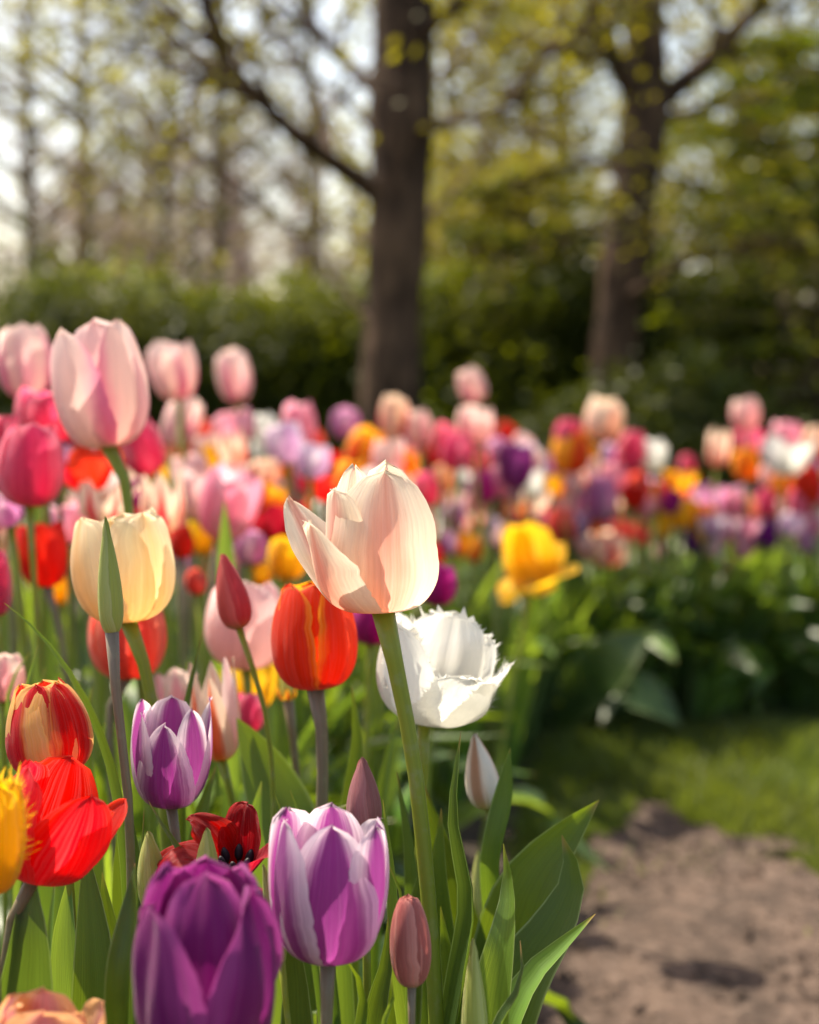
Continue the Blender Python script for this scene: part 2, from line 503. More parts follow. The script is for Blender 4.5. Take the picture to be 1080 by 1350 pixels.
# ------------------------------------------------------------------ petals
def petal_arrays(H, R, th=0, rb=0.10, p1=(1.05, -0.02), p2=(1.22, 0.55), p3=(0.62, 1.0), W=0.86, a=4.8, b=0.44, b0=0.30, vmid=0.5,
                 flat=1.0, ov=0.05, wave=0.02, wf=1.6, rib=0.03, curl=0.0, tipcurl=0.0, open=0.0, side=0.0, scale=1.0, hs=1.0,
                 nu=15, nv=21, crink=0.012, seed=0.0, fringe=0.0, notch=0.0, twist=0.0, rag=0.085):
    """One petal of a cup of radius R and height H; th = 0 faces -Y (the camera), 90 faces +X."""
    us = np.linspace(-1, 1, nu)
    vs = np.linspace(0, 1, nv)
    rr = random.Random(int(seed * 1000) + 17)
    ph = rr.random() * 6.28
    ph2 = rr.random() * 6.28
    V, UV = np.zeros((nv, nu, 3)), []
    for j, v in enumerate(vs):
        c0, c1, c2, c3 = (1 - v) ** 3, 3 * v * (1 - v) ** 2, 3 * v * v * (1 - v), v ** 3
        r = R * scale * (c0 * rb + c1 * p1[0] + c2 * p2[0] + c3 * p3[0])
        z = H * hs * (c1 * p1[1] + c2 * p2[1] + c3 * p3[1])
        s = (b0 + (1 - b0) * math.sin(min(v / vmid, 1) * math.pi / 2)) * max(0.0, 1 - v ** a) ** b
        w = W * R * scale * s
        wl_ = 1 + rag * (noise.noise((v * 7, seed * 4.4, 1)) + .6 * noise.noise((v * 19, seed * 4.4, 2)))
        wr_ = 1 + rag * (noise.noise((v * 7, seed * 4.4, 7)) + .6 * noise.noise((v * 19, seed * 4.4, 8)))
        rho = max(abs(r), 0.30 * R) * flat
        for i, u in enumerate(us):
            phi = u * w * (wl_ if u < 0 else wr_) / rho
            phi = max(-1.9, min(1.9, phi))
            rad = r - rho * (1 - math.cos(phi))
            tan = rho * math.sin(phi)
            rad += R * ov * u * math.sin(min(1, v * 2) * math.pi / 2)
            rad += R * wave * u * u * math.sin(6.283 * wf * v + ph + 1.3 * u) * v
            rad -= R * rib * math.exp(-(u / 0.13) ** 2) * math.sin(math.pi * min(v, 1.0)) * 1.0
            rad += R * curl * abs(u) ** 3 * v
            rad += R * tipcurl * max(0, v - 0.7) ** 2 * 10
            zz = z - notch * H * math.exp(-(u / 0.35) ** 2) * v ** 8
            zz += H * rag * .35 * noise.noise((u * 5, seed * 3.1, 3)) * v ** 6
            zz += R * 0.02 * math.sin(u * 9 + ph2) * v * v * (1 if wave > 0 else 0)
            n = noise.noise((u * 1.7 + seed * 9.1, v * 2.4 + seed * 3.3, seed * 5.0))
            n2 = noise.noise((u * 4.2 + seed * 2.1, v * 3.4 - seed * 7.3, 4.0 + seed))
            rad += R * crink * (2.2 * n + 1.0 * n2) * min(1, v * 2.5)
            V[j, i] = (tan, -rad, zz)
            UV.append((u * .5 + .5, v))
    V = V.reshape(-1, 3)
    F = grid_faces(nu, nv)
    if fringe > 0:
        # ragged crystal fringe along the rim
        rim = []
        for j in range(int(nv * 0.45), nv - 1):
            rim.append((j * nu, -1, vs[j]))
        for j in range(nv - 2, int(nv * 0.45), -1):
            rim.append((j * nu + nu - 1, 1, vs[j]))
        pts = [(V[k].copy(), sd, v) for k, sd, v in rim]
        extra_v, extra_f, extra_uv = [], [], []
        base = len(V)
        cen = V[(nv // 2) * nu + nu // 2]
        for q in range(len(pts) - 1):
            A, B2 = pts[q][0], pts[q + 1][0]
            reps = 6
            for t in range(reps):
                if rr.random() < 0.3: continue
                p0 = A + (B2 - A) * (t / reps)
                p1_ = A + (B2 - A) * ((t + 1.5) / reps)
                out = (p0 + p1_) * .5 - cen
                out /= np.linalg.norm(out) + 1e-9
                out += np.array([rr.uniform(-.9, .9), rr.uniform(-.9, .9), rr.uniform(-.4, .8)])
                ln = fringe * rr.uniform(.1, 1.0) ** 1.5
                tip = (p0 + p1_) * .5 + out * ln
                k = base + len(extra_v)
                extra_v += [p0, p1_, tip]
                extra_f.append((k, k + 1, k + 2))
                extra_uv += [(0.98, 0.8)] * 3
        if extra_v:
            V = np.concatenate([V, np.array(extra_v)])
            F += extra_f
            UV += extra_uv
    if twist:
        for k in range(len(V)):
            aa = twist * V[k, 2] / H
            x, y = V[k, 0], V[k, 1]
            V[k, 0], V[k, 1] = x * math.cos(aa) - y * math.sin(aa), x * math.sin(aa) + y * math.cos(aa)
    if side:      # lean sideways about the radial axis
        c, s = math.cos(side), math.sin(side)
        x, z = V[:, 0].copy(), V[:, 2].copy()
        V[:, 0], V[:, 2] = x * c + z * s, -x * s + z * c
    if open:      # hinge outward about the foot
        c, s = math.cos(open), math.sin(open)
        y, z = V[:, 1].copy(), V[:, 2].copy()
        V[:, 1], V[:, 2] = y * c - z * s, y * s + z * c
    t = math.radians(th)
    c, s = math.cos(t), math.sin(t)
    x, y = V[:, 0].copy(), V[:, 1].copy()
    V[:, 0], V[:, 1] = x * c - y * s, x * s + y * c
    return V, F, UV


FORMS = {
    # outer / inner petal settings for a whole flower
    'egg':   (dict(p3=(0.44, 1.0), W=1.18), dict(p3=(0.38, .99), W=1.05, scale=.93)),
    'cup':   (dict(p3=(0.70, 1.0), W=1.14), dict(p3=(0.62, 1.0), W=1.02, scale=.92)),
    'open':  (dict(p1=(1.1, 0.0), p2=(1.3, .5), p3=(1.25, 0.95), W=0.95, wave=.05), dict(p1=(1.1, 0.0), p2=(1.2, .5), p3=(1.1, 1.0), W=0.9, scale=.95, wave=.05)),
    'wide':  (dict(p1=(1.1, -0.05), p2=(1.5, .3), p3=(2.1, .62), W=1.15, wave=.07, flat=1.3), dict(p1=(1.0, 0.0), p2=(1.3, .5), p3=(1.5, 1.0), W=1.1, wave=.07, flat=1.2)),
    'lily':  (dict(p2=(1.1, .5), p3=(0.85, 1.0), W=0.85, b=0.85, a=2.4, tipcurl=.12), dict(p2=(1.05, .5), p3=(0.7, 1.0), W=0.8, b=0.85, a=2.4, scale=.93)),
    'bud':   (dict(p1=(1.1, 0.0), p2=(1.05, .62), p3=(0.05, 1.0), W=1.35, a=3.0, b=.8, ov=.07, wave=0.0, rib=.05, crink=.008), dict(p1=(1.0, 0.0), p2=(0.95, .6), p3=(0.03, .97), W=1.0, a=3.0, b=.8, wave=0, scale=.9)),
}


def frame(B, T, lean=0.0, spin=0.0):
    """Matrix of a bloom whose foot is at B and whose axis runs to T (leaned towards the camera by lean degrees)."""
    B, T = Vector(B), Vector(T)
    ax = (T - B).normalized()
    f = (CAM - B)
    f = (f - ax * f.dot(ax)).normalized()
    r = ax.cross(f)
    if lean:
        q = Matrix.Rotation(math.radians(lean), 3, r)
        ax = q @ ax
        f = q @ f
    M = Matrix((r, -f, ax)).transposed()
    M = M @ Matrix.Rotation(math.radians(spin), 3, 'Z')
    return M


def ground_stem(B, path, d_end=None, lift=0.0):
    """Stem points from the bloom foot B through path to the ground."""
    pts = [Vector(B)] + [Vector(p) for p in path]
    last, prev = pts[-1], pts[-2] if len(pts) > 1 else pts[-1] + Vector((0, 0, .1))
    dirv = (last - prev)
    if dirv.z > -1e-4 or len(pts) < 2:
        dirv = Vector((0, 0, -1))
    dirv.normalize()
    if dirv.z > -0.8:
        dirv = (dirv + Vector((0, 0, -1.2))).normalized()
    if last.z > 0.02:
        k = last.z / -dirv.z
        mid = last + dirv * k * .5
        end = last + dirv * k
        pts += [mid, Vector((end.x, end.y, -0.01))]
    return pts


PETALS_DONE = []
TULIPS = []       # dict(root, px, py, d, desc, label)


def leaf_arrays(pts, w, fold=0.5, roll=(0, 0), wave=0.1, nu=9, nv=26, seed=0.0, peak=0.40, basew=0.45, tipp=1.0, face=None, sfold=0.0):
    """Lanceolate leaf along pts (foot to tip). roll 0 turns the blade to the camera, 90 edge-on (degrees, foot to tip)."""
    C = catmull(pts, nv)
    T = np.gradient(C, axis=0)
    T /= np.linalg.norm(T, axis=1)[:, None] + 1e-12
    V, UV = [], []
    rr = random.Random(int(seed * 977) + 3)
    ph = rr.random() * 6.28
    cam = np.array(CAM)
    for j in range(nv):
        v = j / (nv - 1)
        t = T[j]
        f = (cam - C[j]) if face is None else np.asarray(face, dtype=float)
        f = f - t * f.dot(t)
        f /= np.linalg.norm(f) + 1e-9
        r = np.cross(t, f)
        ang = math.radians(roll[0] + (roll[1] - roll[0]) * v)
        s = r * math.cos(ang) + f * math.sin(ang)
        n = np.cross(s, t)
        if v < peak:
            k = basew + (1 - basew) * math.sin(v / peak * math.pi / 2)
        else:
            q = (v - peak) / (1 - peak)
            k = max(0.0, 1 - q ** (1.7)) ** tipp
        hw = w * .5 * k + 0.0002
        fa = fold * (1 - 0.55 * v)
        for i in range(nu):
            u = -1 + 2 * i / (nu - 1)
            au = abs(u)
            x = u * hw * math.cos(fa * au)
            y = -hw * au * math.sin(fa * au) * 1.1
            y += hw * wave * au * au * math.sin(v * 9 + ph + (1.7 if u > 0 else 0)) * math.sin(math.pi * v)
            y += hw * sfold * u * math.sin(math.pi * v)
            y += hw * 0.05 * noise.noise((u * 1.5, v * 6, seed))
            V.append(C[j] + s * x - n * y)
            UV.append((u * .5 + .5, v))
    return np.array(V), grid_faces(nu, nv), UV


def add_leaf(root, pts, w, mat=None, **kw):
    V, F, UV = leaf_arrays(pts, w, **kw)
    V = V - np.array(root.location)
    return link('leaf', mk_mesh('leaf', V, F, UV, mat or LEAF), root)


def add_stem(root, pts, r0, r1, mat, n=22, sides=12):
    C = catmull(list(reversed([np.array(p) for p in pts])), n)
    rad = np.linspace(r1, r0, n)
    rad[-1] *= 1.55
    rad[-2] *= 1.12
    for i in range(n):
        rad[i] *= 1 + 0.06 * noise.noise((i * .45, r0 * 9e3, 0))
    V, F, UV = tube_arrays(C, rad, sides)
    return link('stem', mk_mesh('stem', V - np.array(root.location), F, UV, mat), root)


def px_leaf(root, spec, mat=None, **kw):
    """spec: list of (px,py,d) foot to tip, last element width in px."""
    *pts, w = spec
    d = sum(p[2] for p in pts) / len(pts)
    return add_leaf(root, [np.array(P(*p)) for p in pts], w * d / FPX, mat, **kw)


def hero(label, desc, B, T, d, W, form, mat, stem=(), stem_mat=None, stem_px=20, lean=0, spin=0, over=None, petals=None, mats=None,
         leaves=(), hi=True, dT=None, seed=None, landmark=None, cat='tulip', flower_extra=None):
    """A hand-placed tulip: foot B and top T in photograph pixels at depth d, nominal full width W pixels."""
    sd = len(TULIPS) * 0.37 + 0.11 if seed is None else seed
    Bw = P(B[0], B[1], d)
    Tw = P(T[0], T[1], dT or d)
    H = (Tw - Bw).length
    R = W * d / FPX / 2
    spts = ground_stem(Bw + (Tw - Bw).normalized() * 0.0022, [P(x, y, dd) for x, y, dd in [(q[0], q[1], q[2] if len(q) > 2 else d) for q in stem]])
    foot = spts[-1]
    root = empty('tulip', (foot.x, foot.y, 0))
    sr = stem_px * .80 * d / FPX / 2
    add_stem(root, spts, sr, sr * 1.15, stem_mat or STEM_G)
    M = frame(Bw, Tw, lean, spin)
    fo, fi = FORMS[form]
    if petals is None:
        petals = [dict(th=0), dict(th=120), dict(th=240), dict(th=60, inner=1), dict(th=180, inner=1), dict(th=300, inner=1)]
    for i, p in enumerate(petals):
        p = dict(p)
        kw = dict(fi if p.pop('inner', 0) else fo)
        kw.update(over or {})
        pm = p.pop('mat', None)
        kw.update(p)
        kw.setdefault('seed', sd + i * 0.61)
        kw.setdefault('nu', 21 if hi else 13)
        kw.setdefault('nv', 29 if hi else 17)
        V, F, UV = petal_arrays(H, R, **kw)
        o = link('petal', mk_mesh('petal', V, F, UV, PETAL[pm or mat]), root, Matrix.Translation(Bw - root.location) @ M.to_4x4())
    if flower_extra:
        flower_extra(root, Bw, M, H, R)
    TULIPS.append(dict(root=root, px=(B[0] + T[0]) / 2, py=(B[1] + T[1]) / 2, d=d, desc=desc, label=label, landmark=landmark, cat=cat))
    for spec in leaves:
        spec = dict(spec)
        px_leaf(root, spec.pop('p'), spec.pop('mat', None), seed=random.random() * 9, **spec)
    return root


# ------------------------------------------------------------------ ground
def ground_mat(name, cs, scale, rough=0.95, bump=0.6, bdist=0.01):
    nt = NT(name)
    tc = nt.node('ShaderNodeTexCoord')
    n1 = nt.noise(tc.outputs['Object'], scale, 6.0, 0.65)
    n2 = nt.noise(tc.outputs['Object'], scale * 7, 5.0, 0.6)
    f = nt.step(n1, 0.33, 0.67)
    col = nt.mix(f, cs[0], cs[1])
    col = nt.mix(nt.math('MULTIPLY', nt.step(n2, 0.48, 0.68), 0.7), col, cs[2])
    return nt.surface(col, rough, nt.bump(n2, bump, bdist), 0, None, 0.25)


SOIL = ground_mat('soil', ((0.030, 0.022, 0.016), (0.060, 0.045, 0.034), (0.085, 0.066, 0.05)), 9)
DIRT = ground_mat('path_dirt', ((0.034, 0.023, 0.017), (0.096, 0.065, 0.049), (0.160, 0.113, 0.087)), 11, bdist=0.012)
LAWN = ground_mat('lawn', ((0.045, 0.048, 0.018), (0.060, 0.080, 0.02), (0.085, 0.075, 0.04)), 5)


def sheet(name, pts, z, mat):
    me = mk_mesh(name, [(x, y, z) for x, y in pts], [tuple(range(len(pts)))], None, mat, smooth=False)
    return tag(link(name, me), None, None, None, 'structure')


sheet('ground', [(-400, -60), (400, -60), (400, 700), (-400, 700)], 0.0, LAWN)
# tulip bed: the near bed on one side, sweeping across behind the path
BED = [(-3.2, -0.4), (0.06, -0.4), (0.07, 0.5), (0.09, 1.0), (0.12, 1.6), (0.17, 2.1), (0.24, 2.36), (0.45, 2.46), (0.8, 2.52), (1.4, 2.6), (3.0, 2.9),
       (3.4, 4.3), (1.5, 4.5), (0, 4.6), (-1.8, 4.7), (-3.6, 4.6)]
sheet('flower_bed', BED, 0.006, SOIL)


def bumpy_path():
    """Worn earth path, a fine heaved surface with an irregular outline."""
    n = 170
    V, F, keep = [], [], {}
    x0, x1, y0, y1 = 0.02, 1.5, 0.7, 2.3
    idx = -np.ones((n, n), dtype=int)

    def inside(x, y):
        e = 0.09 * noise.noise((x * 3.1, y * 3.1, 1.7)) + 0.07 * noise.noise((x * 11, y * 11, 4.2)) + .04 * noise.noise((x * 29, y * 29, 4.2))
        top = 1.95 + e * 1.5 - max(0, .33 - x) * 2.4 - max(0, x - .40) * 1.2
        right = 0.42 + e * 1.4 + max(0, 1.66 - y) * 1.1
        return y < top and x < right and x > 0.03
    for j in range(n):
        for i in range(n):
            x, y = x0 + (x1 - x0) * i / (n - 1), y0 + (y1 - y0) * j / (n - 1)
            if inside(x, y):
                z = 0.018 + 0.005 * noise.noise((x * 7, y * 12, 0.3)) + 0.003 * noise.noise((x * 24, y * 34, 2.3)) + 0.003 * noise.noise((x * 64, y * 75, 5))
                idx[j, i] = len(V)
                V.append((x, y, max(0.005, z)))
    for j in range(n - 1):
        for i in range(n - 1):
            q = (idx[j, i], idx[j, i + 1], idx[j + 1, i + 1], idx[j + 1, i])
            if min(q) >= 0:
                F.append(tuple(int(k) for k in q))
    tag(link('path', mk_mesh('path', V, F, None, DIRT)), None, None, None, 'structure')
    return inside


PATH_IN = bumpy_path()


def clods():
    """Loose crumbs of earth and grit on the path."""
    cr = random.Random(8)
    parts = []
    base = [(1, 0, 0), (-1, 0, 0), (0, 1, 0), (0, -1, 0), (0, 0, 1), (0, 0, -1)]
    fc = [(0, 2, 4), (2, 1, 4), (1, 3, 4), (3, 0, 4), (2, 0, 5), (1, 2, 5), (3, 1, 5), (0, 3, 5)]
    while len(parts) < 2600:
        x, y = cr.uniform(.05, 1.1), cr.uniform(.95, 2.0)
        if not PATH_IN(x, y) or noise.noise((x * 5, y * 8, 3)) < cr.uniform(-.4, .3): continue
        r = .0015 + .006 * cr.random() ** 3
        c = np.array((x, y, .018 + 0.005 * noise.noise((x * 7, y * 12, 0.3)) + 0.003 * noise.noise((x * 24, y * 34, 2.3))))
        V = np.array([[q * r * cr.uniform(.6, 1.4) for q in b] for b in base]) + c
        parts.append((V, fc, [(0, 0)] * 6))
    tag(link('gravel', mk_mesh('gravel', *merge(parts), DIRT, smooth=False)), None, None, None, 'stuff')


clods()


# ------------------------------------------------------------------ hand-placed tulips (nearest ones)
def L(*a, **k):
    return dict(p=list(a), **k)


# the tall cream tulip in focus
hero('tall cream tulip with peach flush, one ragged petal flaring out, on a leaning green stem', 'cream', (504, 806), (494, 624), .60, 156, 'cup', 'cream',
     stem=[(522, 880), (545, 1000), (560, 1130), (573, 1300), (578, 1420)], stem_px=25, seed=1.3, landmark='the tall cream tulip',
     petals=[dict(th=4, p1=(1.16, -.05), p2=(1.26, .55), p3=(0.74, 1.0), W=1.12, side=.05, b=.5, a=4, ov=.03, rib=.015, crink=.010, scale=1.02),
             dict(th=-62, p1=(1.2, -.05), p2=(1.10, .34), p3=(1.24, .68), W=1.08, a=4, b=.55, curl=.10, wave=.08, flat=1.2),
             dict(th=158, p3=(0.45, 1.09), W=.72, tipcurl=.12, wave=.08, notch=.05),
             dict(th=-50, inner=1, p1=(1.1, -.03), p2=(1.12, .5), p3=(1.0, .90), W=.92, a=5, b=.42, scale=.88, wave=.05),
             dict(th=-118, inner=1, p1=(1.1, -.03), p2=(1.05, .42), p3=(1.74, .86), W=.90, a=4, b=.6, flat=1.6, wave=.07, crink=.02, scale=1.0),
             dict(th=-146, inner=1, p3=(0.66, 1.07), W=.55, b=.55)])
# orange
hero('orange red tulip with yellow petal rims on a pale purplish stem', 'orange', (415, 908), (411, 770), .70, 118, 'egg', 'orange',
     stem=[(424, 960), (424, 1075), (424, 1180), (425, 1330)], stem_mat=STEM_P, stem_px=19, seed=2.1, landmark='the orange tulip',
     over=dict(p1=(1.2, -.04), p2=(1.12, .6), p3=(.62, 1.0)),
     petals=[dict(th=-44, W=.84, a=4.5, b=.5), dict(th=56, W=.84, a=4.5, b=.5), dict(th=180, W=1.1, hs=1.0), dict(th=4, inner=1, W=.95, b=.5, a=4, hs=1.0),
             dict(th=115, inner=1, W=1), dict(th=-115, inner=1, W=1)],
     leaves=[L((425, 1330, .70), (400, 1200, .72), (372, 1080, .735), (340, 1000, .74), (312, 946, .74), 92, fold=.35, roll=(10, -25), mat=LEAF, peak=.62)])
# white fringed
hero('white fringed tulip, wide open with ragged crystal edges, tilted beside the green stem', 'white', (558, 953), (582, 834), .69, 138, 'open', 'white',
     stem=[(560, 975), (556, 1050), (552, 1150), (550, 1300)], stem_px=14, seed=3.3, landmark='the white fringed tulip', lean=3,
     over=dict(fringe=.0042, nu=31, nv=37, crink=.03, wave=.09, a=4.8, b=.42, rag=.10, rib=.05),
     petals=[dict(th=-50, p1=(1.0, .0), p2=(1.18, .48), p3=(1.14, 1.08), W=1.12), dict(th=40, p1=(1.05, 0), p2=(1.22, .36), p3=(1.18, .66), W=1.05, curl=.08),
             dict(th=168, p2=(1.05, .6), p3=(.95, 1.20), W=1.1),
             dict(th=86, inner=1, p1=(1.1, 0), p2=(1.26, .40), p3=(1.50, .84), W=1.1), dict(th=-108, inner=1, p3=(1.05, 1.12), W=1.05), dict(th=130, inner=1, p2=(1.15, .52), p3=(1.28, 1.02), W=1.1)])
# purple / white in front
hero('purple and white tulip on a grey purple stem, beside the big violet bloom', 'purple and white', (432, 1266), (438, 1075), .54, 152, 'cup', 'purplewhite',
     stem=[(432, 1300), (430, 1360), (430, 1450)], stem_mat=STEM_P, stem_px=19, seed=4.6, landmark='the white rimmed tulip',
     over=dict(p1=(1.16, -.04), p2=(1.12, .6), p3=(.72, 1.0)),
     petals=[dict(th=2, W=1.12, b=.66, a=3.0, hs=.98, p3=(.58, 1.0)), dict(th=118, W=.95, p3=(.95, .95)), dict(th=-122, W=.95, p3=(.95, 1.0)),
             dict(th=62, inner=1, W=.85, p3=(.92, .96), b=.55), dict(th=-62, inner=1, W=.88, p3=(.92, 1.0), scale=.97, b=.55), dict(th=180, inner=1, W=.95, hs=1.02)])
# big violet
hero('big dark violet tulip cut by the lower picture edge, with crumpled petals', 'violet', (268, 1400), (272, 1148), .47, 192, 'cup', 'purple',
     stem=[(268, 1450)], stem_mat=STEM_P, stem_px=22, seed=5.2, landmark='the big violet tulip',
     over=dict(p1=(1.16, -.02), p2=(1.14, .6), p3=(.68, 1.0), crink=.065, wave=.08, rag=.10, rib=.05),
     petals=[dict(th=-54, W=1.08, hs=.88, p3=(.84, 1.0), b=.6, wave=.09), dict(th=52, W=1.02, hs=.95, p3=(.78, 1.0), b=.8, a=2.8, wave=.08), dict(th=180, W=1.0), dict(th=2, inner=1, W=.95, hs=1.02, p3=(.5, 1), b=.55),
             dict(th=118, inner=1), dict(th=-118, inner=1)])
# small purple / white
hero('smaller purple and white tulip beside the long crossing leaf', 'purple and white', (225, 1064), (227, 922), .64, 102, 'cup', 'purplewhite',
     stem=[(233, 1110), (236, 1180), (238, 1300)], stem_mat=STEM_P, stem_px=13, seed=6.9, landmark='the smaller purple tulip',
     over=dict(p1=(1.15, -.03), p2=(1.12, .6), p3=(.70, 1.0)),
     petals=[dict(th=-14, W=1.02, hs=.80, b=.75, a=2.6, p3=(.7, 1)), dict(th=105, W=.95, p3=(1.02, 1.0), b=.8), dict(th=-115, W=.95, hs=.98, b=.7, p3=(.85, 1)),
             dict(th=45, inner=1, W=.8, hs=.92, b=.8, p3=(.75, 1)), dict(th=-70, inner=1, W=.8, hs=.9, b=.7, p3=(.85, 1)), dict(th=180, inner=1, W=.95, hs=1.0)])
# red-yellow flamed
hero('red and yellow flamed tulip above the drooping red one', 'red and yellow', (72, 1024), (52, 900), .61, 118, 'egg', 'redyellow',
     stem=[(84, 1080), (92, 1160), (98, 1300)], stem_px=14, seed=7.4, landmark='the flamed yellow tulip',
     over=dict(p1=(1.15, -.04), p2=(1.16, .6), p3=(.5, 1.0)),
     petals=[dict(th=40, W=1.1, b=.55, hs=.98), dict(th=-60, W=1.05, b=.55, hs=.92), dict(th=170, W=1.05), dict(th=-10, inner=1, W=.95, scale=.93), dict(th=110, inner=1, W=1.0, hs=1.0), dict(th=-120, inner=1)])
# big red drooping
hero('big scarlet tulip nodding sideways beside the yellow fringed one', 'scarlet', (45, 1160), (88, 1020), .55, 140, 'open', 'red',
     stem=[(20, 1200), (5, 1280), (-5, 1400)], stem_mat=STEM_B, stem_px=16, seed=8.8, landmark='the big scarlet tulip',
     petals=[dict(th=35, p1=(1.1, 0), p2=(1.25, .5), p3=(.95, .95), W=1.08, wave=.08, b=.6, crink=.03), dict(th=110, p2=(1.2, .5), p3=(1.3, .85), W=.9, wave=.08, b=.8),
             dict(th=-60, p3=(.8, 1.0), W=1.0), dict(th=180, p3=(.8, 1.05), W=1.0, tipcurl=.2), dict(th=75, inner=1, p3=(1.05, .8), W=.9), dict(th=-110, inner=1, p3=(.8, 1), W=1)])
# yellow fringed at the edge
hero('bright yellow fringed tulip cut by the picture edge, touching the scarlet one', 'yellow', (-12, 1178), (-4, 1030), .51, 86, 'cup', 'yellow',
     stem=[(-8, 1230), (-2, 1400)], stem_mat=STEM_B, stem_px=16, seed=9.1, over=dict(fringe=.006, nu=21, nv=27))
# cream yellow
hero('pale creamy yellow tulip behind the upright green bud', 'creamy yellow', (168, 820), (155, 680), .70, 134, 'cup', 'creamyellow',
     stem=[(188, 870), (203, 940), (215, 1040), (222, 1180)], stem_px=19, seed=10.3, landmark='the creamy yellow tulip',
     over=dict(p1=(1.14, -.04), p2=(1.14, .6), p3=(.80, 1.0)),
     petals=[dict(th=38, W=1.1, b=.45, a=5), dict(th=-60, W=1.0, b=.45, a=5), dict(th=170, W=1.0, hs=1.02), dict(th=-10, inner=1, W=.9, hs=.97, b=.5), dict(th=110, inner=1, hs=1.05), dict(th=-120, inner=1)])
# green bud in front of it
BUD3 = [dict(th=45), dict(th=-75), dict(th=165)]
hero('closed pale green bud on a straight purplish stem, before the creamy yellow tulip', 'green bud', (148, 838), (139, 682), .615, 39, 'bud', 'darkgreenbud',
     stem=[(152, 900), (160, 970), (168, 1040), (174, 1200)], stem_mat=STEM_P, stem_px=15, seed=11.2, landmark='the upright green bud', cat='tulip bud',
     over=dict(p1=(1.25, 0.02), p2=(.95, .50), p3=(.02, 1.0), b0=.6), petals=BUD3)
# pink-cream, tall at upper left
hero('tall blush pink tulip with rosy sides, standing highest over the pink blooms', 'blush', (142, 590), (122, 430), .85, 122, 'cup', 'pinkcream',
     stem=[(158, 590), (165, 640), (172, 690), (180, 800)], stem_px=17, seed=12.5, landmark='the tall blush tulip',
     over=dict(p1=(1.16, -.03), p2=(1.14, .55), p3=(.74, 1.0)),
     petals=[dict(th=-45, W=1.0, hs=.95, b=.65, p3=(.92, 1)), dict(th=50, W=1.0, b=.65), dict(th=180, W=1.0), dict(th=5, inner=1, W=.95, hs=1.0, scale=.9, mat='palepink'), dict(th=110, inner=1), dict(th=-115, inner=1)])
hero('pale rose tulip cut by the picture edge, beside the tall blush one', 'pale rose', (38, 526), (30, 430), 1.10, 74, 'cup', 'pinkcream',
     stem=[(55, 540), (68, 580), (78, 660)], stem_mat=STEM_B, stem_px=8, seed=13.2, hi=False)
hero('glossy red tulip with a wavy top, before the grey green leaf tip', 'red', (62, 774), (52, 690), 1.03, 70, 'cup', 'red',
     stem=[(78, 830), (88, 900), (95, 1000)], stem_mat=STEM_P, stem_px=10, seed=14.1, hi=False, landmark='the glossy red tulip', over=dict(p3=(.85, 1.0), p2=(1.05, .6)))
hero('deep rose tulip, the larger of two at the picture edge', 'deep rose', (38, 668), (45, 560), .92, 92, 'egg', 'hotpink', stem=[(45, 760)], stem_px=10, seed=15.3, hi=False, over=dict(p3=(.6, 1), wave=.05))
hero('terracotta orange tulip behind the creamy yellow stem', 'terracotta', (170, 895), (168, 782), .84, 104, 'cup', 'coral',
     stem=[(146, 930), (146, 1000), (150, 1100)], stem_mat=STEM_P, stem_px=11, seed=16.4, hi=False, landmark='the terracotta tulip', mats=None)
hero('slim closed red bud on a thin bent stem, beside the orange tulip', 'red bud', (315, 829), (293, 731), .72, 50, 'bud', 'redbud',
     stem=[(330, 870), (348, 930), (358, 1000), (362, 1150)], stem_px=8, seed=17.7, landmark='the slim red bud', cat='tulip bud',
     over=dict(p1=(1.2, 0), p2=(1.1, .5), p3=(.08, 1.0)), petals=BUD3)
hero('large pale pink tulip half hidden by the orange one', 'pale pink', (325, 882), (325, 768), .90, 108, 'cup', 'palepink', stem=[(330, 960), (335, 1100)], stem_px=11, seed=18.6, hi=False, landmark='the half hidden pink tulip')
hero('mauve brown closed bud rising behind the purple and white tulip', 'mauve bud', (480, 1100), (478, 999), .62, 54, 'bud', 'mauvebud',
     stem=[(482, 1150), (484, 1300)], stem_px=13, seed=19.2, landmark='the mauve bud', cat='tulip bud', over=dict(p1=(1.25, 0), p2=(1.02, .55), p3=(.04, 1.0)), petals=[dict(th=-62), dict(th=58), dict(th=178)])
hero('dusky pink bud just opening, low beside the long green stem', 'dusky pink bud', (543, 1300), (538, 1182), .555, 62, 'bud', 'pinkbud',
     stem=[(543, 1340), (543, 1430)], stem_mat=STEM_P, stem_px=10, seed=20.3, landmark='the dusky pink bud', cat='tulip bud',
     over=dict(p1=(1.15, -.02), p2=(1.05, .75), p3=(.30, 1.0), a=4, b=.5), petals=[dict(th=-60), dict(th=35), dict(th=178), dict(th=-10, inner=1, scale=.92)])
hero('striped white and brown bud standing between two upright leaves', 'striped bud', (643, 1066), (626, 968), .70, 52, 'bud', 'whitebud',
     stem=[(648, 1100), (652, 1170), (655, 1320)], stem_px=7, seed=21.8, landmark='the striped white bud', cat='tulip bud', over=dict(p1=(1.2, 0), p2=(1.1, .5), p3=(.05, 1)), petals=[dict(th=-25), dict(th=95), dict(th=-145)],
     leaves=[L((655, 1330, .70), (655, 1220, .69), (652, 1130, .68), (669, 1050, .68), (673, 987, .68), 38, fold=.8, roll=(20, 45), mat=LEAF_GREY, peak=.76)])
hero('plump green bud with a pink tip, behind the big violet tulip', 'green bud', (204, 1205), (195, 1097), .60, 48, 'bud', 'greenbud',
     stem=[(210, 1260)], stem_px=11, seed=22.4, cat='tulip bud', petals=BUD3, landmark='the plump green bud',
     leaves=[L((160, 1400, .53), (163, 1290, .525), (172, 1210, .53), (178, 1138, .54), 46, fold=.7, roll=(25, 45), mat=LEAF)])
